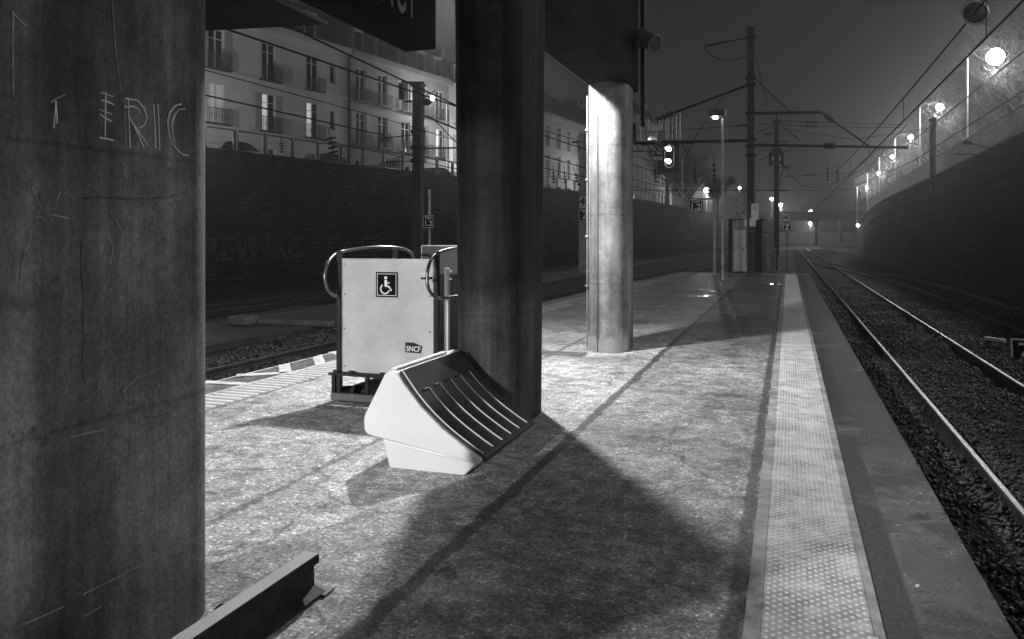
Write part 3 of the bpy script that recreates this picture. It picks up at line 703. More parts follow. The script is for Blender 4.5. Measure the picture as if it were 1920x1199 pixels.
for i in range(1, 6):
    m = MB(); uu = u0+.05+i*.188; p = slope(uu-.035, 2, 3, .018)[0]; m.bbox((p.x-.006, p.y-.055, p.z-.005), (p.x+.008, p.y+.03, p.z+.008), .002); m.build('rib_end', 'ribdark', t)
m = MB(); m.bbox((-2.60, u0+.04, .681), (-2.555, u0+.9, .694), .003); m.build('hinge_bar', 'shell', t)
m = MB(); m.box((-1.95, u0+.07, .06), (-1.935, u0+.11, .10)); m.build('latch', 'galv', t)

# ================================================= WHEELCHAIR LIFT
u = 6.71
t = thing('wheelchair_lift', 'wheeled platform lift with a white panel bearing a wheelchair symbol, left of the middle pillar', 'wheelchair lift', (-3.6, 7.2, 0))
m = MB(); m.bbox((-4.063, u, .305), (-3.095, u+.03, 1.394), .004); m.build('front_panel', 'panelw', t)
for v in (-4.10, -3.07):
    for y_ in (u-.005, 7.85): m = MB(); m.bbox((v-.022, y_, .06), (v+.022, y_+.05, 1.47), .005); m.build('frame_post', 'iron', t)
m = MB()
m.bbox((-4.17, u-.03, .0+.03), (-3.0, u+.03, .10), .006); m.bbox((-4.17, 7.9, .03), (-3.0, 7.96, .10), .006)
for v in (-4.17, -3.06): m.bbox((v, u+.031, .03), (v+.06, 7.899, .10), .006)
m.build('base_frame', 'greysteel', t)
m = MB()
for v in (-4.165, -3.8, -3.4, -3.06): m.box((v, u-.02, .101), (v+.035, u+.015, .27))
m.box((-4.19, u-.04, .271), (-2.99, u+.02, .285)); m.box((-4.17, u-.06, .292), (-3.0, u-.035, .30)); m.box((-4.17, u+.06, .271), (-3.0, 7.9, .29))
for v in (-4.12, -3.95, -3.62, -3.2): m.tube([(v, u-.05, .31), (v+.05, u-.05, .31)], .02, 10)
m.tube([(-4.15, u+.1, .12), (-3.7, u+.5, .12), (-3.2, u+.9, .24)], .02, 8)
m.build('linkage', 'iron', t)
for v, yy in ((-4.0, u+.15), (-3.2, u+.15), (-4.0, 7.7), (-3.2, 7.7)):
    m = MB(); m.lathe([(.03, -.02), (.075, -.02), (.08, 0), (.075, .02), (.03, .02)], 18, (v, yy, .08), (1, 0, 0)); m.build('wheel', 'rubber', t, True)
m = MB(); m.bbox((-3.75, 7.86, .3), (-2.75, 7.89, 1.50), .003); m.build('rear_panel', 'meshpanel', t)
m = MB(); m.box((-3.76, 7.845, 1.502), (-2.75, 7.895, 1.512)); m.box((-3.765, 7.845, .5), (-3.752, 7.859, 1.5)); m.build('rear_panel_trim', 'galv', t)
m = MB(); m.bbox((-3.045, 6.84, .1), (-3.005, 6.88, 1.31), .004); m.box((-3.004, 6.85, 1.27), (-2.975, 6.87, 1.29)); m.box((-3.004, 6.85, 1.20), (-2.975, 6.87, 1.215)); m.build('side_post', 'white', t)
m = MB(); P = catmull([tuple(pix(*q)) for q in ((779, 495, 8.3), (770, 474, 8.25), (745, 465, 8.15), (700, 464, 8.0), (650, 470, 7.85), (627, 478, 7.7), (614, 495, 7.55), (609, 515, 7.5), (611, 535, 7.5), (620, 550, 7.55), (636, 558, 7.7))], 4)
m.tube(P, .0155, 10); m.build('handrail', 'handrail', t, True)
m = MB(); P = catmull([tuple(pix(*q)) for q in ((895, 458, 7.9), (858, 465, 7.6), (830, 471, 7.45), (812, 482, 7.3), (803, 502, 7.2), (801, 525, 7.18), (804, 543, 7.18), (815, 557, 7.25), (828, 560, 7.35), (858, 556, 7.5), (895, 551, 7.6))], 4)
m.tube(P, .0155, 10); m.build('handrail', 'handrail', t, True)
m = MB(); m.tube([pix(790, 522, 7.2), pix(812, 522, 7.25)], .012, 8); m.build('handle', 'iron', t, True)
m = MB(); m.tube([pix(812, 524, 7.22), pix(814, 508, 7.22), pix(812, 490, 7.24)], .007, 6); m.build('latch', 'galv', t, True)
m = MB()
for zz in (.36, .72, 1.05, 1.34):
    for vv in (-4.03, -3.13): m.lathe([(.008, 0), (.008, .003), (.004, .006)], 8, (vv, u-.0005, zz), (0, -1, 0))
m.build('panel_bolts', 'greysteel', t)['kind'] = 'stuff'
m = MB(); m.box((-4.06, u-.004, 1.385), (-3.10, u-.0005, 1.392)); m.box((-4.058, u-.004, .31), (-4.05, u-.0005, 1.384)); m.build('panel_edge_trim', 'galv', t)
m = MB()
for k in range(26):
    x_, z_ = rng.uniform(-4.02, -3.14), rng.uniform(.33, 1.36); L_2 = rng.uniform(.02, .12); a_ = rng.uniform(-.5, .5)
    m.ribbon([(x_, u-.0008, z_), (x_+L_2*math.cos(a_)*.5, u-.0008, z_+L_2*math.sin(a_)*.5+.004), (x_+L_2*math.cos(a_), u-.0008, z_+L_2*math.sin(a_))], rng.uniform(.001, .003), (0, -1, 0), .0003)
m.build('scuff_marks', 'tactile_border', t)['kind'] = 'stuff'
# pictogram plate
yp = u-.004
def PP(px, py, d=0): q = ony(px, py, yp-d); return Vector((q.x, yp-d, q.z))
m = MB(); a, b = PP(705, 557), PP(746, 511); m.bbox((a.x, yp-.004, a.z), (b.x, yp, b.z), .0015); pl = m.build('pictogram_plate', 'sign_black', t)
m = MB(); q = .014
for (x0, z0, x1, z1) in ((a.x+q, a.z+q, b.x-q, a.z+q+.005), (a.x+q, b.z-q-.005, b.x-q, b.z-q), (a.x+q, a.z+q+.0051, a.x+q+.005, b.z-q-.0051), (b.x-q-.005, a.z+q+.0051, b.x-q, b.z-q-.0051)):
    m.box((x0, yp-.0055, z0), (x1, yp-.0042, z1))
m.build('plate_border', 'sign_white', pl)
cx, cz = (a.x+b.x)/2, (a.z+b.z)/2; s = (b.x-a.x)/41.
def ic(x, y): return Vector((cx+(x-477)*s*.285, yp-.0042, cz-(y-333)*s*.285))
m = MB(); m.lathe([(s*.285*10, 0), (s*.285*10, .0012)], 16, tuple(ic(471, 293)), (0, -1, 0))
m.ribbon([ic(471, 306), ic(472, 330), ic(473, 345)], s*.285*17, (0, -1, 0), .0012)
m.ribbon([ic(481, 322), ic(497, 323)], s*.285*7, (0, -1, 0), .0012)
m.ribbon([ic(481, 343), ic(492, 344), ic(500, 356), ic(508, 369)], s*.285*9, (0, -1, 0), .0016)
m.ribbon([ic(466+28*math.cos(R(a_)), 358-28*math.sin(R(a_))) for a_ in range(125, 350, 12)], s*.285*8, (0, -1, 0), .002)
m.build('wheelchair_symbol', 'sign_white', pl)
a = [PP(*q) for q in ((760, 661), (789, 663), (792, 650), (776, 643), (760, 642))]
m = MB(); m.prism(a, (0, -.003, 0)); lg = m.build('logo_plate', 'iron', t)
q = PP(775.5, 655); lettering('SNCF', .068, (q.x, yp-.0045, q.z), 'sign_white', lg, None, 'lettering', .0008, 'CENTER', .9, bold=.0012)

# ================================================= RAIL OFFCUT BY THE FOREGROUND PILLAR
rt = rail([(-2.03, -1.0), (-2.03, 1.5), (-2.03, 3.10)], .004, 'short length of rail lying as a kerb at the foot of the ERIC pillar', None, False, 'rail', .034, 'panelw')
del rt
m = MB(); q = pixg(600, 1108); m.bbox((q.x-.10, q.y-.06, .003), (q.x+.06, q.y+.03, .014), .003)
tag(m.build('fixing_plate', 'greysteel'), 'small steel fixing plate under the end of the short foreground rail', 'steel plate')

# ================================================= MASTS, SIGNS, SIGNAL
def insulator(m, a, b, r=.07, n=5):
    a, b = Vector(a), Vector(b); d = b-a; L = d.length; prof = [(.018, 0)]
    for i in range(n):
        h = L*(i+.15)/n; prof += [(.025, h), (r, h+L*.25/n), (r*.85, h+L*.4/n), (.025, h+L*.5/n)]
    prof += [(.018, L)]; m.lathe(prof, 10, tuple(a), tuple(d))
def wires(label, pts, r=.014, ins=(), name='overhead_wire', group='overhead wires of the railway', cat='wire', sag=0, insr=.07):
    P = [Vector(p) for p in pts]; r *= 1.35
    if sag and len(P) == 2:
        P = [P[0].lerp(P[1], i/14)-Vector((0, 0, sag*4*(i/14)*(1-i/14))) for i in range(15)]
    if ins:
        t = thing(name, label, cat, tuple(P[0]), group=group)
        m = MB(); m.tube(P, r, 5); m.build('cable', 'wire', t)
        for a, b in ins: m = MB(); insulator(m, a, b, insr); m.build('insulator', 'insul', t, True)
        return t
    m = MB(); m.tube(P, r, 5); return tag(m.build(name, 'wire'), label, cat, group)

# main mast on the platform
D = 32.7
def p(x, y, d=D): return pix(x, y, d)
b0 = p(1408, 518); b0.z = 0
t = thing('catenary_mast', 'tall dark steel mast at the far end of the platform, with long booms', 'mast', tuple(b0))
top = p(1408, 52)
m = MB(); w = .145
m.box((b0.x-w, b0.y-.15, 0), (b0.x-w+.02, b0.y+.15, top.z)); m.box((b0.x+w-.02, b0.y-.15, 0), (b0.x+w, b0.y+.15, top.z)); m.box((b0.x-w+.0205, b0.y-.14, 0), (b0.x+w-.0205, b0.y-.12, top.z-.02)); m.box((b0.x-.22, b0.y-.2, 0), (b0.x+.22, b0.y+.2, .04))
m.build('column', 'mast', t)
for yy in (71, 147, 160, 213, 263, 275, 292):
    z = p(1408, yy).z; m = MB(); m.bbox((b0.x-.21, b0.y-.19, z-.05), (b0.x+.21, b0.y+.19, z+.05), .01); m.build('clamp', 'iron', t)
def boom(ya, xa, xb, yb, r, nm, ins=None, extra=()):
    m = MB(); m.tube([p(xa, ya), p(xb, yb)], r, 8)
    o = m.build(nm, 'iron', t, True)
    if ins:
        for (x0, y0, x1, y1) in ins:
            m = MB(); insulator(m, p(x0, y0), p(x1, y1), .14, 5); m.build('insulator', 'insul', o, True)
    return o
boom(264, 1406, 1240, 267, .06, 'boom')
boom(160, 1402, 1232, 224, .05, 'stay', [(1262, 213, 1228, 226)])
boom(213, 1412, 1540, 211, .065, 'boom')
boom(211, 1540, 1627, 273, .042, 'stay', [(1546, 216, 1562, 229)])
boom(272, 1412, 1702, 277, .058, 'boom', [(1545, 273.4, 1566, 273.8)])
boom(184, 1352, 1338, 208, .018, 'stay')
m = MB(); m.tube([p(1405, 71), p(1330, 84)], .02, 6); m.tube([p(1318, 87), p(1328, 100), p(1345, 110), p(1365, 115), p(1385, 112), p(1403, 104)], .014, 5); m.build('jumper', 'wire', t)
m = MB(); insulator(m, p(1322, 87), p(1366, 78), .05, 4); m.build('insulator', 'insul', t, True)
m = MB(); m.tube([p(1414, 100), p(1440, 200)], .012, 5); m.tube([p(1416, 148), p(1484, 212)], .016, 5); m.build('guy', 'wire', t)
m = MB(); m.bbox((b0.x-.05, b0.y-.24, p(0, 425).z), (b0.x+.2, b0.y-.20, p(0, 410).z), .005); q0 = p(1416, 397)
m.build('small_plate', 'white', t)
m = MB(); a, b = p(1409, 413), p(1423, 383); m.bbox((a.x, b0.y-.25, a.z), (b.x, b0.y-.235, b.z), .004); pl = m.build('notice_plate', 'white', t)
m = MB(); q = p(1416, 390); m.tube([(q.x+.09*math.cos(i*PI/8), b0.y-.253, q.z+.09*math.sin(i*PI/8)) for i in range(16)], .007, 5, True); m.box((q.x-.01, b0.y-.256, q.z-.06), (q.x+.01, b0.y-.2515, q.z+.06)); m.build('plate_symbol', 'iron', pl)

# second mast with transformer box
D2 = 56.
def p2(x, y): return pix(x, y, D2)
b0 = p2(1456, 480); b0.z = -.9
t = thing('catenary_mast', 'slimmer dark mast with a bulky switch box, just right of the tall platform-end mast', 'mast', tuple(b0))
tz = p2(1456, 226).z
m = MB(); m.box((b0.x-.17, b0.y-.17, -.9), (b0.x+.17, b0.y+.17, tz)); m.box((b0.x-.06, b0.y-.06, tz), (b0.x+.06, b0.y+.06, p2(0, 215).z)); m.build('column', 'iron', t)
m = MB(); z = p2(0, 229).z
m.box((b0.x-.27, b0.y-.2, z-.15), (b0.x+.27, b0.y+.2, z+.1)); m.box((b0.x-.27, b0.y-.2, z+.101), (b0.x-.19, b0.y+.2, z+.28)); m.box((b0.x+.19, b0.y-.2, z+.101), (b0.x+.27, b0.y+.2, z+.28)); m.build('mast_cap', 'iron', t)
m = MB(); z0_, z1_ = p2(0, 312).z, p2(0, 287).z; m.bbox((b0.x-.5, b0.y-.5, z0_), (b0.x+.5, b0.y-.171, z1_), .06); m.bbox((b0.x-.34, b0.y-.45, z1_+.001), (b0.x+.34, b0.y-.175, z1_+.3), .05); m.build('switch_box', 'iron', t)
m = MB()
for dx in (-.24, .22):
    m.lathe([(.05, 0), (.05, .3)], 8, (b0.x+dx, b0.y-.53, z0_+.35)); m.lathe([(.05, 0), (.05, .12)], 8, (b0.x+dx, b0.y-.53, z0_-.02))
m.build('white_fittings', 'galv', t)
for (x0, y0, x1, y1, rr) in ((1433, 252, 1449, 252, .09), (1460, 266, 1480, 266, .09), (1468, 312, 1481, 315, .12)):
    m = MB(); insulator(m, p2(x0, y0), p2(x1, y1), rr, 6); m.build('insulator', 'insul', t, True)
for pts in (((1452, 236), (1418, 251)), ((1464, 234), (1500, 264)), ((1464, 227), (1510, 229)), ((1464, 234), (1510, 236)), ((1464, 288), (1480, 280), (1480, 272)), ((1443, 293), (1425, 300)), ((1462, 350), (1466, 325), (1470, 312))):
    m = MB(); m.tube([p2(*q) for q in pts], .022, 5); m.build('arm', 'wire', t)
for (x0, y0, x1, y1) in ((1484, 251, 1497, 262), (1510, 229.5, 1534, 231), (1510, 236.5, 1534, 238)):
    m = MB(); insulator(m, p2(x0, y0), p2(x1, y1), .08, 5); m.build('insulator', 'insul', t, True)
m = MB(); m.bbox((b0.x-.5, b0.y-.6, -.75), (b0.x-.2, b0.y-.3, .15), .02); m.bbox((b0.x+.1, b0.y-.6, -.75), (b0.x+.4, b0.y-.3, .35), .02); m.build('foot_box', 'galv', t)

# left mast
D3 = 30.
b0 = pix(784, 560, D3); b0.z = -.9
def p3(x, y): return pix(x, y, D3)
t = thing('catenary_mast', 'dark mast beside the left tracks, seen between the wheelchair lift and the hanging sign', 'mast', tuple(b0))
tz = p3(0, 158).z
m = MB(); m.box((b0.x-.17, b0.y-.16, -.9), (b0.x-.15, b0.y+.16, tz)); m.box((b0.x+.15, b0.y-.16, -.9), (b0.x+.17, b0.y+.16, tz)); m.box((b0.x-.149, b0.y-.02, -.9), (b0.x+.149, b0.y+.02, tz)); m.build('column', 'mast', t)
for yy in (160, 248, 278, 302): z = p3(0, yy).z; m = MB(); m.bbox((b0.x-.22, b0.y-.2, z-.07), (b0.x+.22, b0.y+.2, z+.07), .01); m.build('clamp', 'iron', t)
for (x0, y0, x1, y1) in ((734, 258, 708, 260), (750, 303, 723, 304)):
    m = MB(); m.tube([p3(778, 253 if y0 < 280 else 303), p3(x0, y0)], .02, 6); o = m.build('stay', 'iron', t)
    m = MB(); insulator(m, p3(x0, y0), p3(x1, y1), .19, 5); m.build('insulator', 'insul', o, True)
for pts, rr in ((((792, 216), (870, 248)), .035), (((792, 279), (880, 277)), .03), (((815, 226), (880, 292)), .02), (((780, 189), (757, 191)), .035), (((795, 155), (752, 154)), .035), (((791, 184), (808, 175), (816, 170)), .02)):
    m = MB(); m.tube([p3(*q) for q in pts], rr, 6); m.build('arm', 'iron', t)
m = MB(); m.lathe([(.04, 0), (.12, .05), (.14, .2), (.10, .34), (.02, .4)], 12, tuple(p3(790, 191)), (CA, SA, -.05)); m.build('pulley', 'iron', t, True)
m = MB(); m.lathe([(.13, -.3), (.13, .3)], 10, tuple(p3(753, 172))); m.build('weight', 'iron', t, True)

# TGV 1.2 boards
def board(t, name, x0, z0, x1, z1, y, face, border=None, th=.03):
    m = MB(); m.bbox((x0, y, z0), (x1, y+th, z1), .004); o = m.build(name, face, t)
    if border:
        w = (x1-x0)*.045; e = y-.004; m = MB()
        for (a, b, c, d) in ((x0+w, z0+w, x1-w, z0+2*w), (x0+w, z1-2*w, x1-w, z1-w), (x0+w, z0+2.02*w, x0+2*w, z1-2.02*w), (x1-2*w, z0+2.02*w, x1-w, z1-2.02*w)): m.box((a, e, b), (c, y-.0005, d))
        m.build('border', border, o)
    return o
def tgv(loc, s, label, arm):
    t = thing('stop_marker_sign', label, 'sign', loc, group='TGV 1.2 stopping boards')
    x, y, z = loc
    return t
D = 34.; q = pix(1303, 384.5, D); s = .6
base = pix(1340, 515, D); t = thing('stop_marker_sign', 'TGV 1.2 board hanging left off an inverted-L post at the platform end', 'sign', (base.x, base.y, 0), group='TGV 1.2 stopping boards')
m = MB(); zt = pix(0, 373, D).z; m.tube([(base.x, base.y, 0), (base.x, base.y, zt), ], .075, 10); m.build('post', 'galv', t, True)
m = MB(); m.tube([(base.x, base.y, zt), (base.x-.9, base.y, zt)], .04, 8); m.build('arm', 'galv', t, True)
q.y = base.y-.08; o = board(t, 'board', q.x-s/2, q.z-s/2, q.x+s/2, q.z+s/2, q.y, 'sign_black', 'sign_white')
lettering('TGV', .21, (q.x, q.y-.006, q.z+.16), 'sign_white', o, None, bold=.006); lettering('1.2', .38, (q.x, q.y-.006, q.z-.09), 'sign_white', o, None, bold=.008)
D = 29.; q = pix(805, 416, D); s = .46
base = pix(805, 560, D); t = thing('stop_marker_sign', 'TGV 1.2 board mounted on a straight grey post against the left brick wall', 'sign', (base.x, base.y, -.74), group='TGV 1.2 stopping boards')
m = MB(); m.tube([(base.x, base.y, -.74), (base.x, base.y, pix(0, 356, D).z)], .055, 10); m.build('post', 'galv', t, True)
q.y = base.y-.1; o = board(t, 'board', q.x-s/2, q.z-s*.55, q.x+s/2, q.z+s*.55, q.y, 'sign_black', 'sign_white')
lettering('TGV', .15, (q.x, q.y-.006, q.z+.13), 'sign_white', o, None, bold=.005); lettering('1.2', .27, (q.x, q.y-.006, q.z-.07), 'sign_white', o, None, bold=.006)

# 40 / Z signs
D = 50.; b0 = pix(1097, 515, D); t = thing('speed_sign_post', 'pale post bearing the bigger 40 and Z boards, half behind the lit pillar', 'sign post', (b0.x, b0.y, -.74))
m = MB(); m.box((b0.x-.36, b0.y-.2, -.74), (b0.x+.3, b0.y+.2, pix(0, 250, D).z)); m.build('post', 'galv', t)
def num(t, txt, x0, y0, x1, y1, D, face, let, fr, yy, sz):
    a, b = pix(x0, y1, D), pix(x1, y0, D); o = board(t, 'board', a.x, a.z, b.x, b.z, yy, face, None)
    w = (b.x-a.x)*.05; m = MB(); m.box((a.x-w, yy+.031, a.z-w), (b.x+w, yy+.05, b.z+w)); m.build('board_frame', fr, o)
    lettering(txt, sz, ((a.x+b.x)/2, yy-.004, (a.z+b.z)/2), let, o, None, bold=.01)
num(t, '40', 1087, 368, 1112, 391, D, 'panelw', 'sign_black', 'sign_black', b0.y-.27, .72)
num(t, 'Z', 1088, 395, 1112, 414, D, 'sign_black', 'sign_white', 'sign_white', b0.y-.27, .72)
D = 52.; b0 = pix(1476, 500, D); t = thing('speed_sign_post', 'thin post with the smaller 40 and Z boards, right of the two masts', 'sign post', (b0.x, b0.y, -.72))
m = MB(); m.tube([(b0.x, b0.y, -.72), (b0.x, b0.y, pix(0, 403, D).z)], .045, 8); m.build('post', 'greysteel', t, True)
num(t, '40', 1469, 402, 1483, 415, D, 'panelw', 'sign_black', 'sign_black', b0.y-.12, .42)
num(t, 'Z', 1469, 421, 1483, 433, D, 'sign_black', 'sign_white', 'sign_white', b0.y-.12, .44)

# signal gantry and signal
D = 50.; gb = pix(1102, 515, D); gy = gb.y
t = thing('signal_gantry', 'dark cantilever gantry arm with upright lit cage rods, reaching right from behind the lit pillar', 'signal gantry', (gb.x, gy+.5, -.74))
def G(x, y, dy=.5): q = ony(x, y, gy+dy); return Vector((q.x, gy+dy, q.z))
m = MB()
for dy in (.3, .9):
    m.tube([G(1072, 267, dy), G(1300, 268, dy)], .06, 6); m.tube([G(1085, 286, dy), G(1250, 283, dy)], .035, 6)
m.tube([G(1108, 500, .6), G(1108, 250, .6)], .14, 8)
for i in range(9):
    x = 1090+i*22; m.tube([G(x, 285, .3), G(x+11, 267, .3)], .03, 5); m.tube([G(x+11, 267, .3), G(x+22, 285, .3)], .03, 5)
m.tube([G(1085, 268, .3), G(1084, 295, .3), G(1110, 289, .3)], .04, 6)
m.build('arm', 'iron', t)
m = MB()
a, b = G(1200, 270), G(1300, 265); m.box((a.x, gy+.32, a.z-.05), (b.x, gy+1.2, a.z)); m.build('walkway', 'iron', t)
for x, y0, y1, dy, r_ in ((1103, 196, 266, .3, .022), (1201.5, 213, 265, .3, .03), (1216, 222, 246, .9, .02), (1236, 213, 246, .3, .025), (1241, 225, 246, .9, .02), (1249, 224, 262, .9, .02), (1253, 222, 262, .3, .02), (1261, 218, 262, .9, .015), (1268, 220, 262, .3, .028), (1275, 212, 262, .9, .03), (1272, 240, 262, .9, .015)):
    m = MB(); m.tube([G(x, y1, dy), G(x, y0, dy)], r_, 6); m.build('cage_rod', 'galv', t, True)
m = MB(); m.tube([G(1279, 300, .4), G(1279, 375, .4)], .03, 6); m.build('ladder_rod', 'galv', t)
q = pix(1253, 296, 49.); t = thing('railway_signal', 'black rail signal with two lit white lamps in a pale outline, hung from the gantry', 'signal', tuple(q))
y0 = q.y; mpp = (49.*CA+0)/F*1.0
def sg(x, y, d=0.0): r_ = ony(x, y, y0-d); return Vector((r_.x, y0-d, r_.z))
a, b = sg(1232, 325), sg(1273, 266)
m = MB(); m.bbox((a.x, y0, a.z), (b.x, y0+.25, b.z), .05); m.build('backplate', 'iron', t)
a, b = sg(1226, 328), sg(1278, 325); m = MB(); m.box((a.x, y0-.3, a.z), (b.x, y0+.3, b.z)); m.build('ledge', 'greysteel', t)
m = MB(); cc = sg(1255, 280.5, .02); c2 = sg(1255, 306, .02); rr = sg(1263.5, 280, .02).x-cc.x
lp = [Vector((cc.x+rr*math.cos(a_), cc.y, cc.z+rr*math.sin(a_))) for a_ in [PI*i/10 for i in range(11)]]+[Vector((cc.x+rr*math.cos(a_), cc.y, c2.z+rr*math.sin(a_))) for a_ in [PI+PI*i/10 for i in range(11)]]
m.tube(lp, .03, 6, True); m.build('outline', 'panelw', t, True)
m = MB(); m.prism([v+Vector((0, .0, 0)) for v in lp], (0, .018, 0)); m.build('target', 'sign_black', t)
for yy in (280, 303):
    m = MB(); m.lathe([(.15, 0), (.14, .03), (.08, .06), (.01, .07)], 14, tuple(sg(1254, yy, .03)), (0, -1, 0))
    m.lathe([(.09, 0), (.08, .02), (.01, .05)], 12, tuple(sg(1249.5, yy-2, .03)), (0, -1, 0)); m.build('lamp', 'siglamp', t, True)
a, b = sg(1224, 293), sg(1242, 275); m = MB(); m.bbox((a.x, y0-.05, a.z), (b.x, y0-.01, b.z), .005); o = m.build('plate', 'sign_black', t)
lettering('Nf', .62, ((a.x+b.x)/2, y0-.055, (a.z+b.z)/2-.02), 'panelw', o, None, bold=.012)
a, b = sg(1226, 301), sg(1242, 294); m = MB(); m.bbox((a.x, y0-.05, a.z), (b.x, y0-.01, b.z), .005); o = m.build('number_plate', 'panelw', t)
lettering('303', .24, ((a.x+b.x)/2, y0-.055, (a.z+b.z)/2), 'iron', o, None)

# platform lamp post (unlit head)
D = 29.9; b0 = pix(1355, 525, D); b0.z = 0
t = thing('platform_lamp_post', 'slender pale tapered lamp post with a boxy faintly glowing head, before the cabin', 'lamp post', tuple(b0))
zt = pix(0, 222, D).z
m = MB(); m.lathe([(.11, 0), (.11, .35), (.08, .36), (.05, zt*.6), (.035, zt)], 12, tuple(b0)); m.build('post', 'galv', t, True)
m = MB(); a, b = pix(1327, 219, D), pix(1361, 206, D); m.bbox((a.x, b0.y-.35, a.z), (b.x, b0.y+.15, b.z), .03); m.build('head', 'greysteel', t)
m = MB(); a, b = pix(1336, 222, D), pix(1346, 221, D); m.bbox((a.x, b0.y-.25, a.z-.01), (b.x, b0.y+.05, a.z+.039), .01); m.build('lens', 'siglamp', t)
# small goose-neck lamp by it
D = 48; b0 = pix(1350, 480, D); t = thing('swan_neck_lamp', 'dark unlit street lamp head on a short arm left of the tall mast', 'lamp', (b0.x, b0.y, -.7))
m = MB(); m.tube([pix(1354, 500, D), pix(1354, 335, D), pix(1362, 330, D), pix(1370, 335, D)], .04, 6); m.build('post', 'greysteel', t, True)
m = MB(); m.lathe([(.05, -.1), (.22, -.05), (.27, .1), (.15, .26), (.03, .3)], 12, tuple(pix(1372, 341, D))); m.build('head', 'greysteel', t, True)

# cabin
D = 35.6; a, b = pix(1366, 511, D), pix(1430, 402, D)
t = thing('platform_cabin', 'small grey platform cabin with pale door panel and shallow roof behind the tall mast', 'cabin', ((a.x+b.x)/2, a.y+1, 0))
y0 = a.y; x0, x1, zt = a.x, b.x, pix(0, 411, D).z
m = MB(); m.box((x0, y0, 0), (x1, y0+1.8, zt)); m.build('walls', 'iron', t)
m = MB(); m.prism([(x0-.15, y0-.15, zt+.001), (x1+.15, y0-.15, zt+.001), (x1+.15, y0-.15, zt+.10), ((x0+x1)/2+.5, y0-.15, zt+.27), (x0-.15, y0-.15, zt+.10)], (0, 2.1, 0)); m.build('roof', 'wall_stone', t)
a, b = ony(1373, 509, y0), ony(1402, 412, y0)
m = MB(); m.box((a.x, y0-.02, .05), (b.x, y0-.001, b.z)); m.build('panel', 'wall_stone', t)
a, b = ony(1376, 506, y0), ony(1398, 432, y0)
m = MB(); m.bbox((a.x, y0-.05, .1), (b.x, y0-.021, b.z), .008); d_ = m.build('door', 'panelw', t)
m = MB(); m.box((b.x-.12, y0-.07, 1.0), (b.x-.08, y0-.051, 1.12)); m.build('handle', 'iron', d_)
m = MB(); a, b = ony(1395, 424, y0), ony(1401, 411, y0); m.box((a.x, y0-.06, a.z), (b.x, y0-.021, b.z)); m.build('notice', 'white', t)

# small trackside cabinets right of the masts
for (x, yb, yt, w, D, lb) in ((1433, 492, 442, .25, 48, 'narrow trackside cabinet between the two masts'), (1449, 492, 468, .4, 52, 'low pale trackside box at the foot of the slimmer mast')):
    q = pix(x, yb, D); t = thing('trackside_cabinet', lb, 'cabinet', (q.x, q.y, -.7), group='trackside cabinets'); zt = pix(0, yt, D).z
    m = MB(); m.bbox((q.x-w/2, q.y-.2, -.7), (q.x+w/2, q.y+.2, zt), .02); m.build('body', 'greysteel', t)
    m = MB(); m.bbox((q.x-w/2-.04, q.y-.24, zt+.001), (q.x+w/2+.04, q.y+.24, zt+.06), .01); m.build('cap', 'galv', t)

# dwarf board by the right tracks, and white marker beam
q = pixg(1893, 672, -.66); t = thing('ground_speed_board', 'low black board with pale outline and figure 7 beside the right-hand rail', 'sign', (q.x, q.y, -.66))
Dq = q.y*CA-q.x*SA
def gq(x, y): return ony(x, y, q.y)
lp = [gq(1898, 672), gq(1896, 636), gq(1960, 640), gq(1958, 676)]
m = MB(); m.prism([Vector((v.x, q.y, v.z)) for v in lp], (0, .03, 0)); m.build('board', 'sign_black', t)
m = MB()
for a, b in ((0, 1), (1, 2), (2, 3)): m.ribbon([Vector((lp[a].x, q.y-.002-.001*a, lp[a].z)), Vector((lp[b].x, q.y-.002-.001*a, lp[b].z))], .03, (0, -1, 0), .003)
m.build('border', 'sign_white', t)
m = MB(); m.ribbon([gq(1909, 645)+Vector((0, -.006, 0)), gq(1932, 646)+Vector((0, -.006, 0)), gq(1925, 656)+Vector((0, -.006, 0)), gq(1916, 668)+Vector((0, -.006, 0))], .045, (0, -1, 0), .003); m.build('figure', 'sign_white', t)
m = MB(); m.box((lp[0].x+.1, q.y+.031, -.8), (lp[0].x+.16, q.y+.06, -.5)); m.build('leg', 'greysteel', t)
a, b = pixg(1847, 636, -.5), pixg(1884, 641, -.5); d = (b-a).normalized(); mm = Matrix.Translation((a.x, a.y, -.52))@Matrix.Rotation(math.atan2(d.y, d.x), 4, 'Z')
t = thing('marker_beam', 'low white marker beam on short feet between the two right tracks', 'marker', (a.x, a.y, -.7))
m = MB(); m.bbox((0, -.05, 0), ((b-a).length, .05, .07), .01, mm); m.build('beam', 'white', t)
m = MB(); m.box((.03, -.03, -.2), (.09, .03, 0), mm); m.box(((b-a).length-.09, -.03, -.2), ((b-a).length-.03, .03, 0), mm); m.build('feet', 'greysteel', t)

# ---- overhead wires
def zl(x, y, z=5.3): return pix(x, y, (z-HC)*F/(HY-y))
WS = 1.5
wires('thick wire sloping down from the ERIC pillar under the hanging sign to the lit pillar', [zl(360, 33), zl(749, 164), zl(1102, 282), zl(1300, 345), zl(1390, 379)], .016)
wires('lower wire crossing the facade from the ERIC pillar to the left mast', [zl(360, 173), zl(711, 252)], .018, ins=[])
wires('faint middle wire crossing the lit facade windows', [zl(360, 125), zl(725, 224), zl(850, 262)], .010)
wires('wire through the upper windows ending near the hanging sign', [zl(535, 46), zl(600, 78), zl(860, 200)], .016)
wires('thin wire between the middle pillar and the lit pillar, upper', [zl(900, 258), zl(1085, 312), zl(1250, 352)], .02)
wires('thin wire between the middle pillar and the lit pillar, lower', [zl(900, 288), zl(1085, 330), zl(1250, 362)], .02)
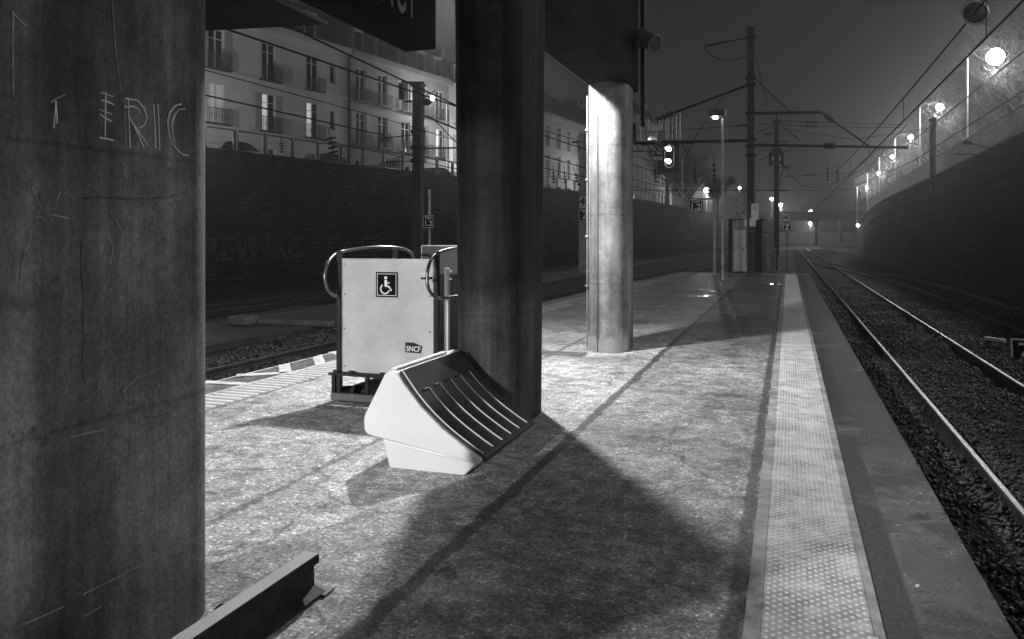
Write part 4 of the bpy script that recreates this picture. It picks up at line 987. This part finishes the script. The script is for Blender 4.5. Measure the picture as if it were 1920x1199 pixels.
# insulator strings above the left wall
grp = 'short insulator strings hanging in the left wires'
for i, (x, y, y1, d, lb) in enumerate(((432, 262, 283, 34, 'beside the ERIC pillar'), (527, 256, 288, 34, 'under the first lit window pair'), (615, 238, 290, 34, 'biggest and slanting, right of the second lit window'), (1037, 310, 345, 44, 'first right of the middle pillar'), (1058, 310, 345, 44, 'second right of the middle pillar'), (1074, 312, 350, 44, 'slanting, just left of the 40 board'),
                                       (1228, 300, 345, 44, 'under the rail signal'), (1302, 300, 345, 46, 'left of the strong far glare'), (1338, 285, 345, 46, 'right of the strong far glare'), (1552, 300, 342, 60, 'left of the pair hanging over the tracks'), (1570, 308, 342, 60, 'right of the pair hanging over the tracks'))):
    dx = 12 if 'slant' in lb else (2 if i < 9 else 0)
    a, b = pix(x, y, d), pix(x+dx, y1, d); c = a.lerp(b, .35)
    t = thing('hanging_insulator', 'dark insulator string '+lb, 'insulator', tuple(a), group=grp)
    m = MB(); m.tube([a, b], .018, 5); m.build('rod', 'wire', t)
    m = MB(); insulator(m, c, b, .12 if not 'biggest' in lb else .24, 4); m.build('discs', 'insul', t, True)
# right side: contact and messenger wires over the near track
XW = 2.72
wires('contact wire running over the near right track from the top right corner', [(XW, -10, 4.5), (XW, 20, 4.5), (XW, 60, 4.5), (XW-.1, 120, 4.5)], .013)
mp = [(XW, u_, 4.95+.0032*(u_-18)**2*(.12 if u_ > 18 else .35)) for u_ in range(-10, 62, 4)]+[(XW, 120, 5.2)]
mp = [(XW, u_, 5.06+.0004*(u_-16)**2) for u_ in range(-10, 56, 3)]
wires('upper messenger wire holding the hanging round disc at top right', mp, .012)
for i, u_ in enumerate((13.2, 22, 31, 40, 49)):
    wires(('nearest', 'second', 'third', 'fourth', 'farthest')[i]+' dropper joining the two wires over the near right track', [(XW, u_, 4.5), (XW, u_, 5.06+.0004*(u_-16)**2)], .006, name='dropper', group='droppers of the right overhead line', cat='dropper')
q = pix(1828, 25, 12.4); t = thing('hanging_ring_disc', 'dark round disc with a bright glassy rim hung on the overhead wire at top right', 'disc', tuple(q))
axn = Vector((-q.x, -q.y, HC-q.z)).normalized()+Vector((.25, .1, .35)); axn.normalize(); xx = axn.orthogonal().normalized(); yy = axn.cross(xx)
m = MB(); m.tube([q+(xx*math.cos(i*PI/12)+yy*math.sin(i*PI/12))*.185 for i in range(24)], .02, 8, True); m.build('rim', 'galv', t, True)
m = MB(); m.lathe([(.165, -.03), (.17, 0), (.12, .03), (.02, .05)], 24, tuple(q), tuple(axn)); m.build('disc', 'iron', t, True)
# far right wires (second track) and cross spans
wires('overhead wire above the farther right track', [(5.9, -5, 5.6), (5.9, 45, 5.4), (3.2, 90, 5.4)], .013)
for i, (x0, y0, x1, y1, d, ins) in enumerate(((1470, 332, 1700, 318, 70, (1511, 329, 1530, 328)), (1180, 357, 1470, 357, 48, (1252, 357, 1272, 357)), (1430, 358, 1650, 356, 75, (1464, 357.6, 1480, 357.4)), (1500, 229, 1700, 234, 60, (1512, 229, 1534, 230)), (1500, 237, 1690, 240, 60, (1512, 237, 1534, 238)), (1195, 250, 1440, 232, 55, (1382, 236, 1400, 235)))):
    wires('cross-span wire with an insulator, %s' % ('behind the right stay at mid height', 'level above the cabin and left wall', 'low over the far tracks', 'upper of the pair beyond the slim mast', 'lower of the pair beyond the slim mast', 'left of the tall mast')[i], [pix(x0, y0, d), pix(x1, y1, d)], .016, ins=[(pix(ins[0], ins[1], d), pix(ins[2], ins[3], d))], insr=.12)
wires('curved feeder wire looping below the right booms', catmull([tuple(pix(*q_)) for q_ in ((1470, 315, 58), (1500, 345, 60), (1535, 352, 62), (1580, 335, 66), (1625, 300, 70), (1700, 235, 60))], 4), .016)
wires('feeder wire rising from the far tracks toward the top right', [pix(1585, 350, 70), pix(1625, 320, 60), pix(1660, 280, 45), pix(1700, 235, 38)], .012)
wires('low wire over the left tracks running behind the lift handrails', [zl(600, 262, 4.7), zl(860, 318, 4.7), zl(1300, 400, 4.7)], .012)
wires('wire high over the far left track reaching the tall mast', [zl(880, 205, 6.3), zl(1100, 268, 6.3), zl(1400, 352, 6.3)], .014)
wires('upper long wire above the farther right track', [(5.9, -5, 6.7), (5.9, 45, 6.4), (3.2, 90, 6.3)], .012)
wires('thin wire crossing from the slim mast to the right wall mast', [pix(1460, 240, 56), pix(1600, 262, 48), pix(1747, 240, 41)], .012)
wires('slack wire left of the tall mast by the lamp head', [pix(1338, 208, 40), pix(1300, 262, 45), pix(1285, 300, 50)], .014)
# boom far right over wall (1600-1900 at y~770..)
D = 28; a = pix(1810, 267, D)
t = thing('registration_arm', 'registration arm with knuckle reaching in from the right edge above the wall', 'arm', tuple(a))
m = MB(); m.tube([pix(1812, 268, D), pix(1870, 281, D), pix(1935, 300, D)], .022, 6); m.tube([pix(1790, 290, D), pix(1860, 290, D), pix(1935, 272, D)], .018, 6); m.build('tube', 'iron', t, True)
m = MB(); insulator(m, pix(1806, 267, D), pix(1822, 269, D), .08, 4); m.build('insulator', 'insul', t, True)
# right side mast by fence
q = pix(1749, 338, 41); t = thing('catenary_mast', 'dark mast standing against the railing on top of the right wall', 'mast', (q.x, q.y, 4.0))
m = MB(); m.box((q.x-.13, q.y-.13, 3.9), (q.x+.13, q.y+.13, pix(0, 222, 41).z)); m.build('column', 'iron', t)
m = MB(); m.tube([(q.x, q.y, pix(0, 224, 41).z), tuple(pix(1741, 226, 41))], .07, 6); m.build('bracket', 'iron', t)

# ================================================= LEFT STREET: railing, cars, lamps, buildings
def railing_left():
    t = thing('street_railing', 'pale tubular street railing of framed panels on top of the left brick wall', 'railing', tuple(wl(-4, .4, 6.36)[0]))
    for i in range(58):
        s_ = -4+2.12*i
        if s_ > 118: break
        (a, an), (b, _) = wl(s_+.12, .4, 6.36), wl(s_+2.0, .4, 6.36)
        if i > 40: continue
        m = MB(); z0, z1 = 6.40, 7.52; r_ = .12
        lp = [a+Vector((0, 0, z0-6.36)), a+Vector((0, 0, z1-6.36-r_)), a.lerp(b, .05)+Vector((0, 0, z1-6.36)), a.lerp(b, .95)+Vector((0, 0, z1-6.36)), b+Vector((0, 0, z1-6.36-r_)), b+Vector((0, 0, z0-6.36))]
        m.tube(lp, .05, 5)
        for f_ in (.3, .62): m.tube([a+Vector((0, 0, f_*1.1)), b+Vector((0, 0, f_*1.1))], .012, 4)
        m.build('panel', 'greysteel', t)
    for i in range(42):
        s_ = -4+2.12*i; a, an = wl(s_+2.06, .4, 6.36); m = MB(); m.tube([a, a+Vector((0, 0, 1.2))], .075, 6); m.build('post', 'mast', t)
railing_left()

def car(label, cat, paint, loc, rz, src=None):
    t = thing('parked_car', label, 'car', loc, rz, 'cars parked along the left street', local=True)
    prof = [(-2.0, .35), (-2.02, .75), (-1.85, .88), (-1.45, .92), (-.95, 1.38), (-.3, 1.47), (.5, 1.46), (1.0, 1.3), (1.5, .95), (1.95, .85), (2.05, .7), (2.05, .35)]
    m = MB(); m.add(*((lambda P: ([(x, -.85+.0*z, z) for x, z in P]+[(x, .85, z) for x, z in P], [tuple(range(len(P)))[::-1], tuple(range(len(P), 2*len(P)))]+[(i, (i+1) % len(P), len(P)+(i+1) % len(P), len(P)+i) for i in range(len(P))]))(prof)))
    for i, v in enumerate(m.v):
        if v[2] > 1.0: m.v[i] = (v[0], v[1]*.82, v[2])
    o = m.build('body', paint, t)
    m = MB(); m.add([(-1.38, -.62, .98), (-1.38, .62, .98), (-1.0, .6, 1.33), (-1.0, -.6, 1.33)], [(0, 1, 2, 3)]); m.add([(1.45, -.62, 1.0), (1.45, .62, 1.0), (1.03, .6, 1.31), (1.03, -.6, 1.31)], [(3, 2, 1, 0)])
    for s_ in (-1, 1): m.add([(-1.2, s_*.80, 1.0), (1.3, s_*.80, 1.0), (.9, s_*.73, 1.32), (-.85, s_*.73, 1.34)], [(0, 1, 2, 3)])
    m.build('windows', 'glass', t)
    for x in (-1.3, 1.35):
        for s_ in (-1, 1):
            m = MB(); m.lathe([(.2, -.1), (.32, -.1), (.33, 0), (.32, .1), (.2, .1)], 14, (x, s_*.8, .33), (0, 1, 0)); m.build('wheel', 'rubber', t, True)
    return t
for s_, paint, lb in ((11.2, 'carpaint', 'dark parked car whose roof shows above the left wall under the second lit window'), (17.0, 'carpaint2', 'pale parked car with a gleaming roof right of the drainpipe'), (23.5, 'carpaint', 'dark parked car just behind the left mast'), (27.8, 'carpaint2', 'pale car roof showing at the left edge of the middle pillar'), (3.5, 'carpaint', 'dark parked car nearest the ERIC pillar'), (70, 'carpaint2', 'pale car roof right of the lit pillar, far along the left wall')):
    q, an = wl(s_, 2.1, 5.63); car(lb, 'car', paint, tuple(q), an)
q, an = wl(3.2, 1.6, 5.3); t = thing('traffic_sign', 'small round traffic sign behind the left railing near the ERIC pillar', 'sign', tuple(q))
m = MB(); m.tube([q, q+Vector((0, 0, 1.75))], .03, 6); m.build('post', 'galv', t); m = MB(); m.lathe([(.27, 0), (.27, .02)], 16, tuple(q+Vector((0, 0, 1.6))), (.3, -1, 0)); m.build('plate', 'greysteel', t)

def street_lamp(base, head, label, power, r=.16, headr=.22, group=None, postr=.055, lensmat='lamp', spot=False):
    t = thing('street_lamp', label, 'street lamp', tuple(base), group=group)
    b, h = Vector(base), Vector(head)
    m = MB(); m.lathe([(postr*1.7, 0), (postr*1.6, .8), (postr, .85), (postr*.7, h.z-b.z-.1)], 10, tuple(b)); m.build('post', 'galv', t, True)
    m = MB(); m.tube([Vector((b.x, b.y, h.z-.1)), Vector((b.x, b.y, h.z+.05)).lerp(Vector((h.x, h.y, h.z+.2)), .3), Vector((h.x, h.y, h.z+.12))], .035, 6); m.build('arm', 'mast', t, True)
    m = MB(); m.lathe([(.03, .16), (headr*.4, .1), (headr*.5, .012), (headr*.45, .002)], 14, tuple(h)); m.build('hood', 'greysteel', t, True)
    m = MB(); m.lathe([(headr*math.sin(PI*k/10)+.004, headr*.95*math.cos(PI*k/10)-headr*.95) for k in range(11)], 16, tuple(h)); m.build('lens', lensmat, t, True)
    if power: light('lamp_light', tuple(h+Vector((0, 0, -headr*1.9-.1-r))), power, t, r)
    return t
# right-hand row
grp = 'street lamps in a row above the right wall'
rowR = [(-1, 11.4, 'lamp of the right street row, level with the camera'), (15, 11.4, 'lamp of the right street row, just out of view to the right'), (31, 11.4, 'lamp of the right street row, before the big glare'),
        (47, 11.3, 'nearest and most glaring street lamp above the right wall'), (63, 11.0, 'second visible street lamp above the right wall, next to the second pale post'), (77, 10.5, 'third glowing street lamp in the row above the right wall'), (90, 10.0, 'fourth glowing street lamp in the row above the right wall'), (103, 9.3, 'fifth and small street lamp in the row above the right wall'), (118, 8.6, 'sixth and last, tiny street lamp in the row above the right wall')]
for i, (u_, z_, lb) in enumerate(rowR):
    street_lamp((8.9, u_+.4, 3.9 if u_ < 80 else 3.0), (10.1, u_, z_), lb, STREET_W*(1 if u_ < 80 else .8), group=grp, r=.2, headr={47: .42, 63: .24, 77: .2, 90: .16, 103: .12, 118: .09}.get(u_, .2))
# left street lamps; those behind pillars are added to brighten the facade
grp = 'street lamps along the left street'
def s_for(px, off):
    for k in range(0, 2400):
        q, a = wl(-48+k*.1, off, 0); D = q.y*CA-q.x*SA
        if D > 5 and 960+F*(q.x*CA+q.y*SA)/D >= px: return -48+k*.1
for s_, off, z_, lb, pw in ((-1, 3.6, 8.8, 'added lamp unseen behind the ERIC pillar, brightening the left facade', LEFT_W*1.7), (s_for(836, 7.2), 7.2, 14.3, 'left street lamp with a small bright head by the left mast', LEFT_W*.4), (s_for(930, 4.5), 4.5, 10.5, 'added street lamp unseen behind the middle pillar', LEFT_W), (s_for(1140, 4.5), 4.5, 10.5, 'added street lamp unseen behind the lit pillar', LEFT_W)):
    q, an = wl(s_, off, 5.3); h, _ = wl(s_-1.3 if z_ < 12 else s_-2.6, off-.2, z_)
    street_lamp(q, h, lb, pw, group=grp, r=.15, headr=.2)
for (x, y, D, lb, pw, hr) in ((1325, 352, 168, 'strongest far street lamp, a wide white glare above the left wall', 3200, .6), (1387, 350, 150, 'small far street lamp just left of the tall mast', 150, .25), (1447, 371, 150, 'small far lamp between the two masts', 300, .3), (1464, 382, 155, 'far bright lamp right beside the slim mast', 1200, .3), (1520, 394, 165, 'far bright lamp standing above the bridge', 3500, .4), (1519, 417, 190, 'far lamp beneath the bridge deck, standing in for a reflection', 1600, .28), (1609, 421, 84, 'tiny lamp low at the end of the right wall', 15, .13)):  # the lamp under the bridge is added in place of a reflection
    h = pix(x, y, D); street_lamp((h.x, h.y, min(h.z-1.0, 5.3) if y < 400 else -1.), tuple(h), lb, pw, r=.3 if hr > .3 else .12, headr=hr, group='far street lamps')

BN = 0
def building(s0, s1, off, z0, floors, cols, label, m='facade', lit=(), zf0=9.2, fh=3.65, depth=11, skew=0, dim=(), small=(), roofh=3.2, detail=True):
    a, an = wl(s0, off, z0); b, _ = wl(s1, off, z0); d = (b-a); L = d.length; an = math.atan2(d.y, d.x)
    t = thing('apartment_building', label, 'building', tuple(a), an, 'apartment buildings along the left street', local=True)
    H = zf0-z0+floors*fh; ww = 1.3
    ops = []   # x0,x1,z0,z1,kind
    for c in cols:
        ops.append((c-ww/2, c+ww/2, .3 if detail else .4, 2.7, 'g', 0))
        for f in range(floors): zz = zf0-z0+f*fh; ops.append((c-ww/2, c+ww/2, zz+.05, zz+2.75, 'w', f))
    for c in small:
        for f in range(floors): zz = zf0-z0+f*fh; ops.append((c-.3, c+.3, zz+.9, zz+2.4, 's', f))
    ops = [o_ for o_ in ops if o_[0] > .3 and o_[1] < L-.3]
    xs = sorted({0, L, *[o_[0] for o_ in ops], *[o_[1] for o_ in ops]}); zs = sorted({-1., H, *[o_[2] for o_ in ops], *[o_[3] for o_ in ops]})
    mb = MB()
    def inside(x, z): return any(o_[0] < x < o_[1] and o_[2] < z < o_[3] for o_ in ops)
    for i in range(len(xs)-1):
        for j in range(len(zs)-1):
            if inside((xs[i]+xs[i+1])/2, (zs[j]+zs[j+1])/2): continue
            mb.add([(xs[i], 0, zs[j]), (xs[i+1], 0, zs[j]), (xs[i+1], 0, zs[j+1]), (xs[i], 0, zs[j+1])], [(0, 1, 2, 3)])
    for o_ in ops:
        x0, x1, q0, q1 = o_[:4]; dd = .28
        mb.add([(x0, 0, q0), (x1, 0, q0), (x1, 0, q1), (x0, 0, q1), (x0, dd, q0), (x1, dd, q0), (x1, dd, q1), (x0, dd, q1)], [(0, 4, 5, 1), (1, 5, 6, 2), (2, 6, 7, 3), (3, 7, 4, 0)])
    mb.add([(0, 0, -1), (0, depth, -1), (0, depth, H), (0, 0, H), (L, 0, -1), (L, depth, -1), (L, depth, H), (L, 0, H)], [(0, 3, 2, 1), (4, 5, 6, 7), (1, 2, 6, 5), (3, 7, 6, 2)])
    mb.build('walls', m, t)
    mb = MB()
    for f in range(floors+1): zz = zf0-z0+f*fh-.12; e = .5 if f == floors else .12; mb.box((-.02, -e, zz), (L-.02, -.002, zz+(.45 if f == floors else .16)))
    mb.build('cornice', m, t)
    for (x0, x1, q0, q1, kd, f) in ops:
        ci = None
        for k_, c in enumerate(cols):
            if abs((x0+x1)/2-c) < .05: ci = k_
        st_ = 'litglass' if (ci, f) in lit and kd == 'w' else 'glass'
        mb = MB(); fw = .07
        mb.box((x0, .12, q0), (x0+fw, .18, q1)); mb.box((x1-fw, .12, q0), (x1, .18, q1)); mb.box((x0+fw+.001, .12, q0), (x1-fw-.001, .18, q0+fw)); mb.box((x0+fw+.001, .12, q1-fw), (x1-fw-.001, .18, q1))
        if kd != 's': mb.box(((x0+x1)/2-.04, .115, q0+fw+.001), ((x0+x1)/2+.04, .185, q1-fw-.001)); mb.box((x0+fw+.001, .125, q0+(q1-q0)*.75), ((x0+x1)/2-.041, .175, q0+(q1-q0)*.75+.05)); mb.box(((x0+x1)/2+.041, .125, q0+(q1-q0)*.75), (x1-fw-.001, .175, q0+(q1-q0)*.75+.05))
        w = mb.build('window' if kd != 'g' else 'ground_floor_window', 'winframe', t)
        if (ci, f) in dim and kd == 'w': st_ = 'dimglass'
        xm = (x0+x1)/2 if st_ == 'litglass' else x1
        mb = MB(); mb.add([(x0, .20, q0), (xm, .20, q0), (xm, .20, q1), (x0, .20, q1)], [(0, 1, 2, 3)]); mb.build('pane', st_, w)
        if xm < x1: mb = MB(); mb.add([(xm, .20, q0), (x1, .20, q0), (x1, .20, q1), (xm, .20, q1)], [(0, 1, 2, 3)]); mb.build('pane', 'glass', w)
        if kd == 'w' and detail:
            mb = MB()
            for sx_ in ((x0-.62, x0-.02), (x1+.02, x1+.62)):
                mb.box((sx_[0], -.05, q0+.02), (sx_[1], -.003, q1-.02))
            if (f+ci) % 3 == 0: mb.build('shutters', 'shutter', w)
            mb = MB(); mb.box((x0-.35, -.42, q0-.12), (x1+.35, -.003, q0-.02)); mb.tube([(x0-.33, -.4, q0+.95), (x1+.33, -.4, q0+.95)], .03, 4)
            n_ = 15
            for i in range(n_+1): x = x0-.33+(x1-x0+.66)*i/n_; mb.box((x-.016, -.415, q0-.019), (x+.016, -.385, q0+.95))
            for i in range(5): x = x0-.3+(x1-x0+.6)*(i+.5)/5; mb.tube([(x+.11*math.cos(k_*PI/3), -.4, q0+.45+.16*math.sin(k_*PI/3)) for k_ in range(6)], .018, 4, True)
            mb.build('balcony', 'iron', t)
    mb = MB()
    mb.add([(0, .1, H), (L, .1, H), (L, 1.4, H+roofh), (0, 1.4, H+roofh), (0, depth, H), (L, depth, H), (L, depth-1.4, H+roofh), (0, depth-1.4, H+roofh)], [(0, 1, 2, 3), (3, 2, 6, 7), (7, 6, 5, 4), (0, 3, 7, 4), (1, 5, 6, 2)])
    rf = mb.build('roof', 'zinc', t)
    for x in (L*.06+.4, L-1.2):
        mb = MB(); mb.box((x, 2, H+roofh-.5), (x+.8, 5, H+roofh+1.4))
        for k_ in range(4): mb.lathe([(.12, 0), (.1, .5)], 8, (x+.4, 2.4+k_*.7, H+roofh+1.4))
        mb.build('chimney', m, rf)
    if detail:
        for c in cols:
            if c < 1 or c > L-1: continue
            mb = MB(); mb.box((c-.6, .3, H+.4), (c+.6, 1.6, H+2.3)); mb.box((c-.7, .2, H+2.301), (c+.7, 1.7, H+2.45)); dm = mb.build('dormer', m, rf)
            mb = MB(); mb.box((c-.45, .285, H+.6), (c+.45, .297, H+2.15)); mb.build('pane', 'glass', dm)
    return t
building(-14, 21.1, 9, 5.3, 2, [2, 6, 10, 14, 17.5, 22.1, 26.7, 31.1], 'pale stone apartment block nearest the ERIC pillar, with two lit tall windows', lit={(6, 0), (7, 0)}, dim={(5, 0)}, small=[33.3])
t0_ = building(21.3, 36, 9, 5.3, 2, [1.5, 4.4, 7.7, 10.5, 13.2], 'greyer stone apartment block right of the drainpipe, behind the left mast', 'facade2', lit={(4, 0)})
q, an = wl(21.2, 8.88, 5.3); m = MB(); m.tube([q, q+Vector((0, 0, 11.4))], .09, 8); tag(m.build('drainpipe', 'iron'), 'dark drainpipe on the joint between the first two stone buildings', 'drainpipe')
building(36.2, 56, 9, 5.3, 2, [2, 5.5, 9, 12.5, 16], 'apartment block mostly hidden by the middle pillar', 'facade', zf0=9)
building(56.2, 76, 9, 5.3, 2, [2, 5.5, 9, 12.5, 16, 18], 'hazy apartment block between the middle and lit pillars', 'facade2', zf0=9, detail=False)
building(76.2, 100, 9, 5.3, 2, [3, 6.5, 10, 13.5, 17, 20.5], 'hazy pale block behind the lit pillar', 'facade', zf0=9, detail=False)
building(100.2, 118, 9, 5.3, 4, [2, 5, 8, 11, 14], 'tall hazy block with lit tall windows right of the lit pillar', 'facade', lit={(1, 0), (2, 0), (3, 0), (1, 1)}, zf0=8.5, fh=3.4, detail=False)
building(118.2, 142, 11, 5.3, 2, [3, 6.5, 10, 13.5, 17, 20.5], 'low hazy block below the rail signal', 'facade2', zf0=8.5, detail=False)
building(142.2, 175, 14, 5.3, 1, [3, 7, 11, 15, 19, 23, 27], 'farthest low block left of the strong glare', 'facade2', zf0=8.5, detail=False)

# ================================================= RIGHT STREET: fence, trees
t = thing('street_fence', 'tall fence of close upright slats along the top of the right wall', 'fence', (7.9, 10, 5.0))
def rz(u_):
    for (a, b) in zip(RW, RW[1:]):
        if a[1] <= u_ <= b[1]: k_ = (u_-a[1])/max(b[1]-a[1], 1e-6); return a[0]+(b[0]-a[0])*k_, a[2]+(b[2]-a[2])*k_
    return RW[-1][0], RW[-1][2]
m = MB(); u_ = 14.
while u_ < 92:
    x_, z_ = rz(u_); m.box((x_+.36, u_, z_+.2), (x_+.38, u_+.09, z_+1.35)); u_ += .22
m.build('slats', 'greysteel', t)
for i in range(32):
    u_ = 14+2.5*i; x_, z_ = rz(u_); m = MB(); m.box((x_+.39, u_-.04, z_+.2), (x_+.46, u_+.04, z_+1.42)); m.build('post', 'iron', t)
m = MB(); m.tube([(rz(u_)[0]+.36, u_, rz(u_)[1]+1.38) for u_ in range(14, 92, 4)], .03, 5); m.tube([(rz(u_)[0]+.34, u_, rz(u_)[1]+.5) for u_ in range(14, 92, 4)], .02, 5); m.build('rail', 'galv', t)

def bare_tree(h, seed, name='bare_tree'):
    rn = random.Random(seed); tr = MB(); cr = MB()
    def grow(p, d, L, r, lv):
        n = 3; pts = [p]; rs = [r]
        for i in range(n):
            d = (d+Vector((rn.uniform(-1, 1), rn.uniform(-1, 1), rn.uniform(-.3, .6)))*(.06+.035*lv)).normalized(); p = p+d*L/n; pts.append(p); rs.append(r*(1-.38*(i+1)/n))
        (tr if lv == 0 else cr).tube(pts, [max(q, .011) for q in rs], 6 if lv < 2 else (4 if lv < 3 else 3))
        if lv >= 4: return
        k = (6, 6, 6, 5, 3)[lv]
        for j in range(k):
            f = rn.uniform(.3, 1.0) if lv else rn.uniform(.6, 1.0); i = min(int(f*n), n-1); q = pts[i].lerp(pts[i+1], f*n-i)
            side = Vector((rn.uniform(-1, 1), rn.uniform(-1, 1), rn.uniform(-.1, .7))).normalized()
            grow(q, (d*.65+side*.75).normalized(), L*rn.uniform(.55, .78), rs[i+1]*.62, lv+1)
    grow(Vector((0, 0, 0)), Vector((0, 0, 1)), h*.38, h*.027, 0)
    return tr, cr
protos = []
locs = [(12.2, 38, 4.3, 8.6, 'bare tree directly below the most glaring right street lamp'), (12.8, 44.5, 4.2, 8, 'bare spreading tree just left of the glaring lamp'), (11.6, 52, 4.1, 8.4, 'bare tree behind the first pale lamp post on the right'), (13, 58, 4.1, 7.8, 'bare tree between the first and second lamps on the right'), (11.8, 66, 4, 8.2, 'bare tree touching the second street lamp glow'), (13, 73, 4, 8.5, 'bare tree between the second and third lamps on the right'), (11.8, 82, 3.5, 8, 'bare tree between the third and fourth lamps on the right'), (12.5, 93, 3, 8.4, 'bare tree beyond the fourth lamp on the right'), (12, 106, 2.5, 9, 'distant bare tree above the far end of the right wall'), (13.5, 32, 4.3, 8.5, 'bare tree at the right edge of the view above the fence'),
        (10, 122, 2, 9, 'hazy bare tree where the right wall ends'), (16, 48, 4.2, 9.5, 'taller bare tree farther back on the right street')]
kinds = [bare_tree(8.4, 3), bare_tree(8.4, 11), bare_tree(8.4, 23)]
roots = []
for i, (x_, y_, z_, h_, lb) in enumerate(locs):
    x_ += 1.6
    k_ = i % 3
    if i < 3:
        t = thing('bare_tree', lb, 'tree', (x_, y_, z_-.4), rng.uniform(0, 6), 'bare trees along the right street', local=True)
        kinds[k_][0].build('trunk', 'bark', t, True); kinds[k_][1].build('crown', 'bark', t); roots.append(t)
    else: t = dup(roots[k_], (x_, y_, z_-.4), lb, rng.uniform(0, 6))
    t.scale = (h_/8.4*1.45,)*3
for i in range(16):
    y_ = 30+i*5.2; t = dup(roots[(i+1) % 3], (15.2+2.4*math.sin(i*2.3), y_, 3.9-max(0, y_-75)*.04), 'bare tree in the back row of the right street', i*1.9)
    t.scale = ((1.35+.25*math.sin(i*1.7)),)*3; t['group'] = 'back row of bare trees beyond the right street'
farl = [(1290, 268, 120, 13, 'hazy bare tree right of the rail signal'), (1345, 300, 130, 11, 'hazy bare tree over the strong far glare'), (1400, 330, 150, 10, 'hazy bare tree behind the tall mast'), (1530, 350, 160, 12, 'hazy bare tree beyond the bridge, left'), (1575, 335, 160, 13, 'hazy bare tree beyond the bridge, right'), (1250, 240, 118, 12, 'hazy bare tree behind the gantry cage rods')]
for i, (x_, yt, D, h_, lb) in enumerate(farl):
    q = pix(x_, yt, D); t = dup(roots[i % 3], (q.x, q.y, q.z-h_), lb, i*1.3); t.scale = (h_/8.4*1.1,)*3; t['group'] = 'far bare trees'

# far bridge across the tracks
q = pix(1550, 410, 150); t = thing('road_bridge', 'dark low road bridge crossing the tracks in the far haze', 'bridge', (q.x, q.y, -1))
a, b = pix(1440, 412, 150), pix(1700, 396, 150)
m = MB(); m.box((a.x-6, q.y, a.z), (b.x+10, q.y+8, b.z-.5)); m.build('deck', 'soffit', t)
m = MB(); m.box((a.x-6, q.y, b.z-.499), (b.x+10, q.y+.25, b.z)); m.build('parapet', 'soffit', t)
m = MB(); m.box((a.x-7, q.y-1, -1), (a.x+1.5, q.y+9, a.z-.001)); m.box((b.x-8, q.y-1, -1), (b.x+11, q.y+9, a.z-.001)); m.build('abutment', 'brick2', t)
m = MB(); m.box((q.x-60, 245, -1.2), (q.x+80, 248, 3)); tag(m.build('far_embankment_wall', 'wall_stone'), 'hazy wall closing the view beyond the far bridge', 'wall')

# ================================================= HAZE
m = MB(); m.box((-150, -30, -2.6), (120, 262, 27)); hz = m.build('haze', M['ground']); hz['kind'] = 'stuff'
hm = bpy.data.materials.new('night_haze'); hm.use_nodes = True; n = hm.node_tree.nodes; n.clear()
ou = n.new('ShaderNodeOutputMaterial'); pv = n.new('ShaderNodeVolumePrincipled'); pv.inputs['Color'].default_value = (.9, .9, .9, 1); pv.inputs['Density'].default_value = .0015; pv.inputs['Anisotropy'].default_value = .85
hm.node_tree.links.new(pv.outputs[0], ou.inputs['Volume']); hz.data.materials.clear(); hz.data.materials.append(hm)
